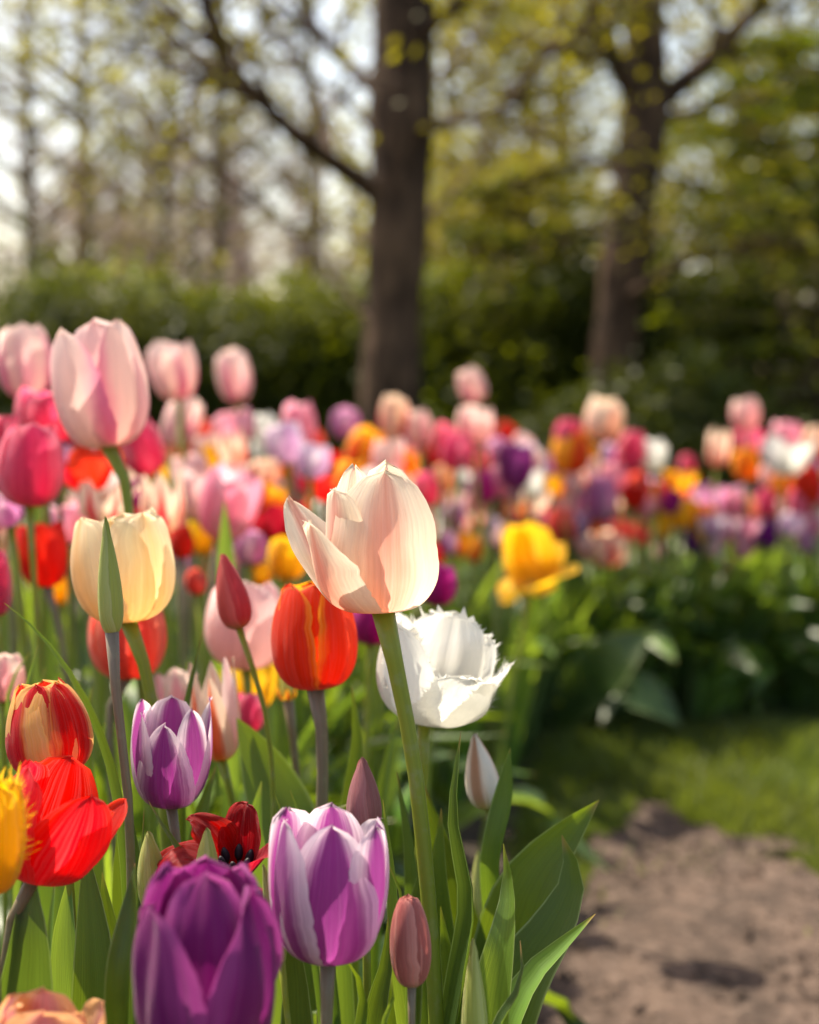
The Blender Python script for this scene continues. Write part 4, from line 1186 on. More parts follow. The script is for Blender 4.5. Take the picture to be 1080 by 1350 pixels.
MID = [
    # cx, cy, w, h, d, variety, form, description, own label, landmark phrase
    (236, 489, 60, 78, 1.45, 'pinkcream', 'cup', 'blush', 'blush tulip raised high against the dark hedge, its rim broken and creamy', 'the raised blush tulip'),
    (314, 495, 46, 68, 1.75, 'pinkcream', 'egg', 'blush', 'rounded blush tulip standing alone before the hedge, near the thick trunk', 'the lone blush tulip'),
    (228, 553, 48, 70, 1.60, 'pinkcream', 'egg', 'blush'),
    (196, 590, 56, 74, 1.30, 'hotpink', 'egg', 'deep rose'),
    (122, 616, 56, 60, 1.12, 'red', 'open', 'scarlet', 'scarlet tulip glowing behind the tall blush pink stem', 'the glowing scarlet tulip'),
    (134, 662, 58, 56, 1.08, 'creamred', 'lily', 'cream and red'),
    (218, 660, 58, 82, 1.12, 'creamred', 'lily', 'cream and red', 'cream tulip with red flames behind the tall blush pink stem', 'the flamed cream tulip'),
    (288, 662, 74, 96, 1.22, 'pink', 'cup', 'pale pink', 'large soft pink tulip behind the yellow green leaf tip', 'the big pink tulip'),
    (62, 548, 82, 66, 1.05, 'hotpink', 'cup', 'deep rose'),
    (14, 668, 48, 50, .98, 'lilac', 'open', 'lilac'),
    (12, 580, 40, 70, 1.0, 'hotpink', 'egg', 'deep rose'),
    (100, 556, 44, 56, 1.2, 'hotpink', 'egg', 'deep rose'),
    (316, 563, 52, 44, 1.75, 'pink', 'cup', 'soft pink'),
    (312, 592, 40, 52, 1.6, 'creamred', 'lily', 'cream and red'),
    (354, 566, 36, 48, 1.9, 'white', 'cup', 'ivory'),
    (393, 560, 52, 66, 1.8, 'pink', 'cup', 'rose pink', 'rose pink tulip with an open top beside the thick trunk', 'the rose pink tulip'),
    (421, 590, 30, 58, 1.9, 'coral', 'egg', 'orange red'),
    (377, 608, 34, 50, 1.7, 'yellow', 'cup', 'yellow'),
    (457, 558, 44, 44, 2.1, 'lilac', 'cup', 'lilac pink', 'lilac pink tulip on top of the yellow and orange one', None),
    (472, 594, 58, 68, 1.95, 'orangeyellow', 'cup', 'yellow and orange', 'yellow and orange tulip below the lilac pink one', 'the orange based tulip'),
    (518, 549, 44, 66, 2.05, 'creamred', 'egg', 'cream and red', 'cream tulip with one broad red flame at the foot of the thick trunk', 'the one flame tulip'),
    (554, 565, 36, 54, 2.15, 'blush', 'egg', 'blush'),
    (530, 608, 46, 34, 2.1, 'orangeyellow', 'cup', 'yellow and orange'),
    (566, 643, 40, 50, 1.95, 'hotpink', 'egg', 'deep rose'),
    (304, 632, 48, 44, 1.5, 'palepink', 'cup', 'pale pink'),
    (256, 620, 44, 46, 1.45, 'palepink', 'cup', 'soft pink'),
    (350, 622, 44, 34, 1.55, 'creamred', 'cup', 'cream and red'),
    (352, 660, 42, 48, 1.42, 'orangeyellow', 'cup', 'yellow and orange'),
    (366, 688, 56, 60, 1.38, 'darkred', 'open', 'dark red'),
    (330, 722, 42, 46, 1.28, 'lilac', 'egg', 'lilac', 'lilac tulip over the yellow pair behind the orange one', None),
    (376, 738, 50, 52, 1.25, 'yellow', 'cup', 'yellow', 'yellow tulip tucked below the dark red one', None),
    (346, 756, 30, 34, 1.3, 'yellow', 'egg', 'yellow'),
    (432, 640, 44, 44, 1.6, 'red', 'open', 'scarlet'),
    (400, 632, 40, 40, 1.75, 'hotpink', 'cup', 'deep rose'),
    (262, 766, 30, 34, 1.15, 'coral', 'egg', 'terracotta'),
    (240, 714, 34, 44, 1.2, 'red', 'egg', 'scarlet'),
    (205, 690, 40, 48, 1.15, 'red', 'cup', 'scarlet'),
    (275, 706, 42, 46, 1.3, 'yellow', 'cup', 'yellow'),
    (95, 690, 44, 50, 1.15, 'pink', 'cup', 'soft pink'),
    (630, 506, 42, 52, 2.15, 'pinkcream', 'egg', 'blush', 'blush tulip standing highest in the middle, dark hedge behind it', 'the highest blush tulip'),
    (628, 560, 50, 54, 2.05, 'blush', 'cup', 'blush'),
    (600, 592, 48, 56, 2.0, 'hotpink', 'egg', 'coral pink', None, None),
    (628, 606, 40, 44, 2.2, 'hotpink', 'cup', 'deep rose'),
    (678, 614, 50, 66, 2.05, 'purple', 'cup', 'purple', 'purple tulip with a pale lilac neighbour leaning on it', 'the purple tulip'),
    (694, 596, 28, 30, 2.3, 'lilacwhite', 'cup', 'pale lilac'),
    (655, 596, 34, 40, 2.2, 'lilac', 'cup', 'lilac pink'),
    (640, 640, 36, 50, 2.1, 'magenta', 'egg', 'magenta'),
    (703, 632, 32, 48, 2.2, 'white', 'lily', 'white', 'slim white tulip beside the purple one', None),
    (752, 594, 58, 64, 2.0, 'orangeyellow', 'egg', 'yellow and red', 'yellow tulip flaming red at its base, below the cream one', 'the red based tulip'),
    (750, 570, 44, 40, 2.2, 'hotpink', 'egg', 'deep rose'),
    (791, 553, 58, 62, 2.1, 'cream', 'cup', 'cream', 'broad cream tulip raised above the yellow and red one', 'the raised cream tulip'),
    (827, 594, 46, 62, 2.15, 'hotpink', 'egg', 'coral pink', 'coral pink tulip partly behind the small white one', None),
    (862, 599, 40, 46, 2.2, 'white', 'cup', 'white', 'small white tulip in front of the coral pink one', 'the small white tulip'),
    (734, 640, 26, 30, 2.25, 'yellow', 'cup', 'yellow'),
    (789, 654, 52, 68, 2.05, 'lilac', 'egg', 'dusty pink', 'dusty mauve pink tulip, large and oval, between orange and white ones', 'the dusty mauve tulip'),
    (600, 680, 30, 44, 2.15, 'purplewhite', 'egg', 'purple and white'),
    (624, 722, 28, 40, 1.95, 'orangeyellow', 'bud', 'orange', 'small orange bud hanging low beside the wide open yellow tulip', None),
    (646, 700, 26, 46, 2.15, 'lilacwhite', 'egg', 'pale lilac'),
    (740, 692, 48, 54, 2.0, 'coral', 'egg', 'orange red', 'orange red tulip just above the wide open yellow one', 'the orange red tulip'),
    (678, 676, 38, 36, 2.15, 'redyellow', 'cup', 'red and yellow'),
    (797, 722, 64, 48, 2.3, 'creamred', 'cup', 'white and rose', 'white and rose tulip, broad and low along the leafy bed edge', 'the low rose tulip'),
    (630, 660, 34, 40, 2.2, 'pink', 'cup', 'soft pink'),
    (712, 672, 28, 32, 2.3, 'lilac', 'egg', 'lilac'),
    (893, 637, 36, 42, 2.45, 'orangeyellow', 'open', 'orange', 'orange tulip with a split top below the small white one', 'the split orange tulip'),
    (846, 640, 40, 42, 2.3, 'coral', 'cup', 'orange red'),
    (870, 652, 30, 40, 2.5, 'coral', 'egg', 'orange red'),
    (944, 588, 34, 56, 2.55, 'creamred', 'lily', 'rose and cream', 'rose tulip with pale stripes beneath the high blush bloom', 'the striped rose tulip'),
    (983, 546, 42, 44, 2.6, 'blush', 'egg', 'blush', 'blush tulip crowning the far end of the bed', 'the crowning blush tulip'),
    (986, 582, 38, 40, 2.7, 'hotpink', 'cup', 'deep rose'),
    (986, 611, 40, 46, 2.55, 'orangeyellow', 'cup', 'yellow and orange', 'yellow and orange tulip beside the broad pale cream one', None),
    (1034, 600, 52, 56, 2.55, 'white', 'open', 'pale cream', 'broad pale cream tulip above the vivid scarlet one', 'the pale cream tulip'),
    (1068, 582, 34, 48, 2.6, 'creamred', 'egg', 'rose and cream'),
    (1036, 572, 40, 36, 2.8, 'pink', 'cup', 'soft pink'),
    (1068, 640, 44, 58, 2.5, 'red', 'cup', 'scarlet', 'vivid scarlet tulip at the far end of the bed', 'the vivid scarlet tulip'),
    (932, 656, 42, 40, 2.6, 'lilac', 'open', 'lilac', 'lilac tulip with an uneven open top beside the yellow one', None),
    (966, 664, 32, 40, 2.6, 'pink', 'cup', 'soft pink'),
    (984, 672, 34, 40, 2.7, 'apricot', 'cup', 'apricot'),
    (896, 677, 38, 42, 2.5, 'yellow', 'cup', 'yellow', 'yellow tulip above the dark plum one', None),
    (872, 690, 26, 40, 2.5, 'yellow', 'egg', 'yellow'),
    (937, 692, 38, 40, 2.55, 'lilacwhite', 'cup', 'pale lilac'),
    (914, 708, 26, 48, 2.48, 'deeppurple', 'egg', 'dark plum', 'dark plum tulip low at the edge of the leaves', 'the dark plum tulip'),
    (1011, 706, 38, 44, 2.52, 'deeppurple', 'cup', 'deep violet', 'deep violet tulip low among pink ones over the tall leaves', 'the deep violet tulip'),
    (982, 714, 34, 50, 2.5, 'pink', 'egg', 'soft pink'),
    (870, 724, 20, 36, 2.45, 'pink', 'bud', 'soft pink'),
    (848, 702, 24, 36, 2.4, 'coral', 'egg', 'orange red'),
    (822, 698, 28, 30, 2.3, 'coral', 'cup', 'orange red'),
    (1040, 690, 34, 34, 2.55, 'lilacwhite', 'cup', 'pale lilac'),
    (1052, 664, 34, 44, 2.6, 'hotpink', 'egg', 'deep rose'),
    (1012, 662, 32, 44, 2.65, 'hotpink', 'egg', 'deep rose'),
    (1030, 640, 32, 40, 2.7, 'orangeyellow', 'cup', 'orange'),
    (958, 752, 17, 40, 2.42, 'pinkbud', 'bud', 'mauve bud', 'thin mauve bud low among the tall leaves', None),
    (1072, 690, 30, 40, 2.5, 'pink', 'cup', 'soft pink'),
    (1062, 712, 26, 36, 2.48, 'lilac', 'egg', 'lilac'),
    (846, 668, 28, 32, 2.5, 'pink', 'cup', 'soft pink'),
    (905, 612, 26, 30, 2.9, 'hotpink', 'egg', 'deep rose'),
    (660, 570, 28, 34, 2.7, 'red', 'egg', 'scarlet'),
    (575, 600, 30, 36, 2.5, 'red', 'egg', 'scarlet'),
    (586, 632, 32, 40, 2.3, 'apricot', 'cup', 'apricot'),
    (560, 690, 36, 40, 1.9, 'coral', 'egg', 'terracotta'),
    (590, 715, 30, 36, 1.9, 'lilac', 'egg', 'lilac'),
    (445, 612, 30, 34, 2.1, 'red', 'cup', 'scarlet'),
    (345, 590, 34, 40, 2.1, 'white', 'cup', 'white'),
    (275, 590, 34, 36, 1.9, 'blush', 'cup', 'blush'),
    (255, 652, 40, 60, 1.32, 'palepink', 'cup', 'pale pink'),
]
for row in MID:
    row = row + (None,) * (10 - len(row))
    cx, cy, w, h, d, mat, form, desc, label, lm = row
    if cx > 330 and d > 1.6: w, h = w * .90, h * .93
    tulip(cx, cy, w, h, in_bed(cx, d), mat, form, desc, label, lm, petals=True, nleaf=3)

# rows filling the bed behind and between them
FILL = [('blush', 'cup', 'blush'), ('palepink', 'cup', 'pale pink'), ('pink', 'egg', 'soft pink'), ('creamred', 'lily', 'cream and red'), ('white', 'open', 'white'), ('orangeyellow', 'egg', 'yellow and orange'), ('red', 'open', 'scarlet'),('pink', 'cup', 'soft pink'), ('hotpink', 'egg', 'deep rose'), ('coral', 'egg', 'orange red'), ('red', 'cup', 'scarlet'), ('yellow', 'cup', 'yellow'), ('white', 'cup', 'white'),
        ('lilac', 'egg', 'lilac'), ('lilacwhite', 'cup', 'pale lilac'), ('orangeyellow', 'cup', 'yellow and orange'), ('creamred', 'lily', 'cream and red'), ('blush', 'egg', 'blush'), ('palepink', 'cup', 'pale pink'),
        ('purple', 'egg', 'purple'), ('magenta', 'egg', 'magenta'), ('purplewhite', 'cup', 'purple and white')]
fr = random.Random(5)
n_fill = 0
taken = [(t['px'], t['py'], t['d']) for t in TULIPS]
for k in range(4000):
    if n_fill >= 165: break
    d = fr.uniform(1.25, 3.5)
    cx = fr.uniform(-20, 1100)
    cy = fr.uniform(572, 720) if cx > 560 else fr.uniform(570, 770)
    if cx > 560 and d < 2.0: continue
    d = in_bed(cx, d)
    if cx > 840 and d < 2.5: continue
    if 865 < cx < 960 and cy < 655: continue
    if cx > 560 and cy > 690 and d > 2.6: continue
    zz = P(cx, cy, d).z
    if not .30 < zz < .53: continue
    if cx > 700 and cy < 600: continue
    wpx = fr.uniform(.034, .044) * FPX / d
    if min((abs(cx - a) / (wpx * .8) + abs(cy - b) / (wpx * 1.0) for a, b, dd in taken), default=9) < .66: continue
    m, f, desc = FILL[fr.randrange(len(FILL))]
    tulip(cx, cy, wpx, wpx * fr.uniform(1.05, 1.3), d, m, f, desc, petals=False, nleaf=3)
    taken.append((cx, cy, d))
    n_fill += 1

# flowerless tulip plants thickening the leaves of the bed
PLANTS = []


def leafy(px_, py_, d, h, n, rr, broad=1.0):
    f = P(px_, py_, d)
    root = empty('tulip_plant', (f.x, f.y, 0))
    plant_leaves(root, n, h, rr, .03, True, BED_MATS if d > 2.2 else LEAF_MATS)
    PLANTS.append(dict(root=root, px=px_, py=pix(f + Vector((0, 0, h * .6 - f.z)))[1], d=d))
    return root


lr = random.Random(21)
for k in range(60):                      # near bed, between and behind the close blooms
    d = lr.uniform(.78, 1.9)
    x = lr.uniform(-60, 300 if d < 1.2 else 450)
    leafy(x, 900, d, lr.uniform(.24, .33), 5, lr)
for k in range(80):                      # front edge of the far bed
    x = 650 + k * 5.6 + lr.uniform(-6, 6)
    d = 2.50 + max(0, x - 700) / 400 * .22 + lr.uniform(0, .35)
    leafy(x, 900, d, lr.uniform(.21, .31), 7, lr)

# two broad drooping leaves at the bed edge
def edge_leaves():
    # more low arching plants along the near edge of the far bed
    er = random.Random(3)
    for k in range(26):
        x = 690 + k * 16 + er.uniform(-6, 6)
        d = 2.40 + max(0, x - 700) / 400 * .16 + er.uniform(0, .08)
        leafy(x, 915, d, er.uniform(.17, .27), 6, er)
    f = P(745, 940, 2.33)
    root = empty('tulip_plant', (f.x, f.y, 0))
    px_leaf(root, [(735, 955, 2.34), (765, 915, 2.32), (805, 872, 2.30), (858, 832, 2.30), 74], LEAF_GREY, fold=.2, face=(-.35, -.85, .40), peak=.55)
    px_leaf(root, [(775, 935, 2.34), (825, 908, 2.31), (865, 925, 2.29), (897, 955, 2.27), 52], LEAF_GREY, fold=.25, face=(-.3, -.7, .65), peak=.55)
    px_leaf(root, [(745, 940, 2.42), (720, 900, 2.40), (690, 880, 2.38), (655, 892, 2.36), 46], LEAF, fold=.3, face=(-.3, -.6, .75), peak=.55)
    px_leaf(root, [(740, 950, 2.38), (725, 925, 2.34), (700, 930, 2.30), (672, 958, 2.28), 40], LEAF, fold=.3, face=(-.3, -.6, .75), peak=.55)
    tag(root, 'low plant with two broad drooping leaves at the corner of the bed by the grass', 'tulip plant', 'tulip plants without an open flower')


edge_leaves()


# ------------------------------------------------------------------ grass verge round the path
def grass(name, n, region, hmin, hmax, mat, wid=.0022):
    Q = np.zeros((n, 4, 3), dtype=np.float32)
    c = 0
    gr = random.Random(4)
    while c < n:
        x, y = region(gr)
        if x is None: continue
        h = gr.uniform(hmin, hmax) * (0.6 + .8 * max(0, noise.noise((x * 6, y * 6, 2)) + .3))
        a = gr.uniform(0, 6.28)
        dx, dy = math.cos(a) * wid, math.sin(a) * wid
        lx, ly = gr.gauss(0, .5) * h, gr.gauss(0, .5) * h
        Q[c] = ((x - dx, y - dy, 0), (x + dx, y + dy, 0), (x + lx + dx * .15, y + ly + dy * .15, h), (x + lx - dx * .15, y + ly - dy * .15, h))
        c += 1
    return tag(link(name, quads_mesh(name, Q, mat)), None, None, None, 'stuff')


def verge(gr):
    x, y = gr.uniform(.10, 1.5), gr.uniform(1.2, 2.62)
    if y > bed_edge_y(x) - .02 + .03 * noise.noise((x * 9, 0, 0)): return None, None
    if PATH_IN(x, y):
        if gr.random() > .10 * max(0, noise.noise((x * 5, y * 5, 9)) * 3): return None, None
    elif noise.noise((x * 5, y * 6, 3.3)) + .5 * noise.noise((x * 17, y * 17, 1)) < -.15 and gr.random() < .75: return None, None
    return x, y


GRASS = foliage_mat('grass_blades', (0.085, 0.115, 0.022), (0.22, 0.28, 0.02), transl=.42)
grass('grass', 42000, verge, .018, .045, GRASS)


# ------------------------------------------------------------------ trees
def rand_leaves(C, N, size, lr2, flat=0.0, jitter=.1, aspect=.55):
    """Leaf quads round centres C."""
    n = len(C)
    C = C + lr2.normal(0, jitter, (n, 3))
    a = lr2.normal(0, 1, (n, 3))
    a[:, 2] *= (1 - flat)
    a /= np.linalg.norm(a, axis=1)[:, None]
    b = lr2.normal(0, 1, (n, 3))
    b[:, 2] *= (1 - flat)
    b -= a * (a * b).sum(1)[:, None]
    b /= np.linalg.norm(b, axis=1)[:, None] + 1e-9
    s = size * lr2.uniform(.6, 1.3, (n, 1))
    Q = np.stack([C - a * s, C - b * s * aspect, C + a * s, C + b * s * aspect], 1)
    return Q


def grow(p, dirv, length, rad, depth, rr, tubes, tips, droop=0.0, spread=.7, kids=3, gnarl=.32):
    n = 7
    pts = [Vector(p)]
    d = Vector(dirv).normalized()
    for i in range(n - 1):
        d = (d + Vector((rr.uniform(-gnarl, gnarl), rr.uniform(-gnarl, gnarl), rr.uniform(-gnarl, gnarl) - droop)) * .6).normalized()
        pts.append(pts[-1] + d * length / (n - 1))
    A = np.array([tuple(q) for q in pts])
    tubes.append((A, np.linspace(rad, rad * .45, n)))
    if depth == 0:
        tips.append(A)
        return
    for k in range(kids):
        i = rr.randrange(2, n) if k else n - 1
        base = pts[i]
        dd = (d + Vector((rr.uniform(-1, 1), rr.uniform(-1, 1), rr.uniform(-.7, .9))) * spread).normalized()
        grow(base, dd, length * rr.uniform(.5, .75), rad * .5, depth - 1, rr, tubes, tips, droop, spread, kids, gnarl)


def tubes_mesh(name, tubes, mat, sides=6):
    return mk_mesh(name, *merge([tube_arrays(A, R, sides if R[0] > .02 else 4, False) for A, R in tubes]), mat)


def px_path(pts):
    return [np.array(P(*p)) for p in pts]


def make_tree(label, trunk_px, r_px, limbs, leafset, bark=BARK, seed=1, name='deciduous_tree', group=None, deep=1):
    """trunk_px: [(px,py,d)...] from foot up; limbs: [([(px,py,d)...], width_px, leafy)]."""
    rr = random.Random(seed)
    T = px_path(trunk_px)
    T[0][2] = -.05
    root = empty(name, (T[0][0], T[0][1], 0))
    off = np.array(root.location)
    C = catmull(T, 30)
    d0 = trunk_px[0][2]
    rad = np.interp(np.linspace(0, 1, 30), np.linspace(0, 1, len(r_px)), r_px) * d0 / FPX / 2
    rad = rad * (1 + .05 * np.sin(np.arange(30) * 1.3))
    rad[0] *= 1.35
    V, F, UV = tube_arrays(C, rad, 20)
    for k in range(len(V)):
        n = noise.noise((V[k][0] * 7, V[k][1] * 7, V[k][2] * 1.6))
        V[k] += (V[k] - C[k // 20]) * .13 * n if k < 600 else 0
    link('trunk', mk_mesh('trunk', V - off, F, UV, bark), root)
    tips, alltw = [], []
    for pts, wpx, kids in limbs:
        A = catmull(px_path(pts), 14)
        dl = pts[0][2]
        tubes = [(A, np.linspace(wpx, wpx * .4, 14) * dl / FPX / 2)]
        L_ = np.linalg.norm(A[-1] - A[0])
        for k in range(kids):
            i = rr.randrange(4, 14)
            dv = A[min(13, i)] - A[i - 3]
            dv = Vector(dv).normalized() + Vector((rr.uniform(-1, 1), rr.uniform(-1, 1), rr.uniform(-.6, .8))) * .8
            grow(A[i], dv, L_ * rr.uniform(.25, .5), wpx * .38 * dl / FPX / 2, deep, rr, tubes, tips, .02, .8, 3)
        for t in tubes:
            t[0][:] = t[0] - off
        link('limb', tubes_mesh('limb', tubes, bark, 8), root)
    if leafset and tips:
        n, size, mat, flat, jit = leafset
        P_ = np.concatenate(tips)           # already local: shared arrays were shifted with their tubes
        idx = rng.integers(0, len(P_), n)
        link('crown', quads_mesh('crown', rand_leaves(P_[idx], n, size, rng, flat, jit), mat), root)
    return tag(root, label, 'tree', group)


D1, D2 = 6.2, 6.9
make_tree('thick trunked tree with a rough dark trunk and bare rising limbs behind the tulip bed',
          [(512, 640, D1), (514, 520, D1), (520, 400, D1), (526, 250, D1), (531, 100, D1), (534, -60, D1), (538, -300, D1)], [84, 80, 78, 80, 84, 80, 60],
          [([(505, 262, D1), (470, 235, D1 - .1), (420, 200, D1 - .3), (370, 160, D1 - .5), (320, 105, D1 - .7), (285, 60, D1 - .8), (262, -20, D1 - .9)], 30, 9),
           ([(510, 130, D1), (470, 95, D1 + .3), (430, 55, D1 + .5), (395, 0, D1 + .7), (370, -60, D1 + .9)], 24, 7),
           ([(440, 215, D1 - .2), (425, 150, D1), (400, 90, D1 + .1), (345, 20, D1 + .3), (320, -50, D1 + .4)], 14, 6),
           ([(545, 185, D1), (590, 160, D1 - .3), (650, 150, D1 - .6), (705, 95, D1 - .8), (740, 50, D1 - .9)], 17, 7),
           ([(545, 60, D1), (600, 10, D1 - .3), (660, -30, D1 - .5)], 20, 5),
           ([(550, 300, D1), (600, 250, D1 + .4), (650, 180, D1 + .7), (690, 80, D1 + .9)], 9, 8),
           ([(555, 120, D1), (610, 70, D1 + .4), (660, 0, D1 + .6)], 12, 8),
           ([(500, 330, D1), (440, 300, D1 + .4), (360, 290, D1 + .7), (280, 230, D1 + .9)], 9, 9),
           ([(500, 180, D1), (440, 120, D1 + .5), (360, 80, D1 + .8), (270, 70, D1 + 1)], 11, 9),
           ([(330, 110, D1 - .7), (260, 100, D1 - .6), (190, 60, D1 - .5), (120, 60, D1 - .4)], 9, 9),
           ([(505, 440, D1), (460, 390, D1 + .5), (400, 320, D1 + .8), (330, 250, D1 + 1), (250, 190, D1 + 1.2), (190, 90, D1 + 1.3)], 13, 7)],
          (2200, .024, FOL_SPRING, .35, .10), seed=3, deep=2)
make_tree('forked dark tree wrapped in fresh green leaves above the evergreen shrubs',
          [(800, 640, D2), (812, 470, D2), (824, 350, D2), (843, 220, D2), (852, 110, D2), (848, 0, D2), (850, -250, D2)], [66, 62, 60, 62, 58, 28, 16],
          [([(842, 135, D2), (815, 85, D2 - .1), (790, 30, D2 - .1), (765, -50, D2 - .2)], 36, 9),
           ([(855, 145, D2), (905, 105, D2), (950, 65, D2), (1000, 5, D2), (1040, -60, D2)], 34, 10),
           ([(850, 160, D2), (905, 150, D2 + .2), (980, 135, D2 + .4), (1070, 140, D2 + .5)], 18, 9),
           ([(815, 400, D2), (870, 365, D2 - .3), (930, 335, D2 - .4), (1010, 322, D2 - .5), (1070, 330, D2 - .5)], 16, 7),
           ([(838, 240, D2), (780, 215, D2 + .4), (710, 230, D2 + .8), (640, 250, D2 + 1.0)], 14, 12),
           ([(830, 300, D2), (760, 310, D2 + .4), (690, 330, D2 + .7), (620, 370, D2 + .9)], 12, 10),
           ([(845, 90, D2), (790, 80, D2 + .5), (700, 60, D2 + .8), (610, 40, D2 + .9)], 16, 13),
           ([(845, 40, D2), (870, -10, D2 + .5), (800, -20, D2 + .8), (700, -30, D2 + .9)], 14, 12),
           ([(850, 210, D2), (900, 240, D2 + .5), (980, 260, D2 + .6), (1080, 250, D2 + .7)], 12, 11)],
          (11000, .024, FOL_SPRING, .5, .09), seed=9)


def thin_tree(label, x0, x1, d, wpx, n, seed, leaf=None, branches=30, bark=BARK_PALE):
    rr = random.Random(seed)
    top = -120
    limbs = []
    for k in range(branches):
        t = rr.uniform(.25, .98)
        y = 560 + (top - 560) * t
        x = x0 + (x1 - x0) * t
        sx = rr.choice((-1, 1))
        L_ = rr.uniform(50, 150)
        limbs.append(([(x, y, d), (x + sx * L_ * .5, y - L_ * .4, d + rr.uniform(-.4, .4)), (x + sx * L_, y - L_ * rr.uniform(.5, 1.4), d + rr.uniform(-1, 1))], wpx * rr.uniform(.3, .55), 3))
    make_tree(label, [(x0, 620, d), ((x0 + x1) / 2 + 3, 250, d), (x1, top, d)], [wpx, wpx * .9, wpx * .6], limbs, leaf, bark, seed, 'slender_tree', 'slender trees behind the hedge')


SP = (700, .035, FOL_SPRING, .3, .22)
thin_tree('slender tree with mossy trunk seen through the bare limbs of the thick one', 284, 286, 11, 17, 3, 31, SP)
thin_tree('slender tree close beside the thick trunk, on its sunny side gap', 592, 588, 12, 15, 3, 32, (2600, .04, FOL_SPRING, .3, .2))
thin_tree('slender tree glimpsed past the forked tree', 968, 972, 12, 17, 3, 33, SP)
thin_tree('faint grey slender tree at the open bright edge of the garden', 40, 30, 13, 15, 3, 34, (1300, .045, FOL_SPRING, .3, .2))
thin_tree('faint slender tree with many bare twigs in front of the bright sky', 120, 100, 14, 16, 3, 35, (1000, .04, FOL_SPRING, .3, .2), 26)
thin_tree('leaning slender tree between the mossy one and the bright gap', 200, 230, 13, 14, 3, 36, SP, 26)
thin_tree('slender tree between the thick trunk and the forked tree', 690, 700, 13, 14, 3, 37, (3200, .045, FOL_SPRING, .3, .25), 26)
thin_tree('leafy slender tree in the gap beside the forked trunk', 735, 745, 12, 14, 3, 39, (3000, .045, FOL_SPRING, .3, .25), 24)
thin_tree('leafy slender tree between the forked tree and the shady edge', 1000, 1040, 11.5, 14, 3, 40, (3000, .045, FOL_SPRING, .3, .25), 24)
thin_tree('leafy slender tree behind the bare twigs of the thick trunk', 400, 410, 14, 13, 3, 38, (900, .05, FOL_SPRING, .3, .2), 14)


# ------------------------------------------------------------------ hedge shrubs
def shrub(label, px_, d, wid, hgt, n, size, mat, seed, flat=.2, name='shrub', group='evergreen shrubs along the hedge', deep=.5):
    f = P(px_, 500, d)
    root = empty(name, (f.x, f.y, 0))
    r2 = np.random.default_rng(seed)
    # uneven crown: several overlapping lumps filled with leaves
    k = 16
    cx = r2.uniform(-.5, .5, k) * wid
    cy = r2.uniform(-.5, .5, k) * deep
    cz = hgt * r2.uniform(.15, .84, k)
    rad = r2.uniform(.16, .34, k) * min(wid, hgt)
    i = r2.integers(0, k, n)
    dirs = r2.normal(0, 1, (n, 3))
    dirs /= np.linalg.norm(dirs, axis=1)[:, None]
    rr_ = rad[i] * r2.uniform(.25, 1.0, n) ** .5 * np.where(r2.random(n) < .14, r2.uniform(1.0, 1.7, n), 1.0)
    C = np.stack([cx[i], cy[i], cz[i]], 1) + dirs * rr_[:, None] * np.array([1.1, 1.0, .9])
    C = C[C[:, 2] > .02]
    Q = rand_leaves(C, len(C), size, r2, flat, .02, .5)
    link('foliage', quads_mesh('foliage', Q, mat), root)
    stems = []
    for q in range(9):
        a = r2.uniform(0, 6.28)
        e = np.array([cx[q], cy[q], cz[q]])
        stems.append((catmull([np.array([e[0] * .2, e[1] * .2, -.02]), e * np.array([.6, .6, .5]), e], 8), np.linspace(.018, .006, 8)))
    link('branches', tubes_mesh('branches', stems, BARK, 6), root)
    return tag(root, label, 'shrub', group)


def evergreen(label, px_, d, wid, hgt, nb, mat, seed, size=.03, per=150, name='evergreen_tree', z0=.15):
    """Evergreen with flat, slightly drooping boughs laid in tiers."""
    f = P(px_, 500, d)
    root = empty(name, (f.x, f.y, 0))
    r2 = np.random.default_rng(seed)
    cs, lims = [], []
    for k in range(nb):
        t = (k + .5) / nb
        z = hgt * (z0 + (1 - z0) * t)
        a = r2.uniform(0, 6.283)
        L_ = wid * .5 * (1.05 - .55 * t) * r2.uniform(.65, 1.15)
        dr = r2.uniform(-.05, .30)
        n = int(per * r2.uniform(.7, 1.2))
        u = r2.uniform(.12, 1.0, n) ** .7
        lat = r2.normal(0, .15, n) * L_ * np.sin(np.pi * np.clip(u * .85 + .12, 0, 1)) * 1.6
        x = u * L_
        zz = z + .18 * L_ * u - dr * L_ * u * u * 1.6 + r2.normal(0, .018, n) - np.abs(lat) * .18
        cs.append(np.stack([x * math.cos(a) - lat * math.sin(a), x * math.sin(a) + lat * math.cos(a), zz], 1))
        us = np.linspace(0, .85, 6)
        lims.append((np.stack([us * L_ * math.cos(a), us * L_ * math.sin(a), z + .18 * L_ * us - dr * L_ * us * us * 1.6 - .01], 1), np.linspace(.016, .004, 6)))
    C = np.concatenate(cs)
    Q = rand_leaves(C, len(C), size, r2, .7, .012, .45)
    link('foliage', quads_mesh('foliage', Q, mat), root)
    V, F, UV = tube_arrays(catmull([np.array((0, 0, -.03)), np.array((.03, 0, hgt * .5)), np.array((0, .02, hgt * .98))], 12), np.linspace(.05, .012, 12), 10)
    link('trunk', mk_mesh('trunk', V, F, UV, BARK), root)
    link('branches', tubes_mesh('branches', lims, BARK, 5), root)
    return tag(root, label, 'tree', 'evergreen trees around the forked one')


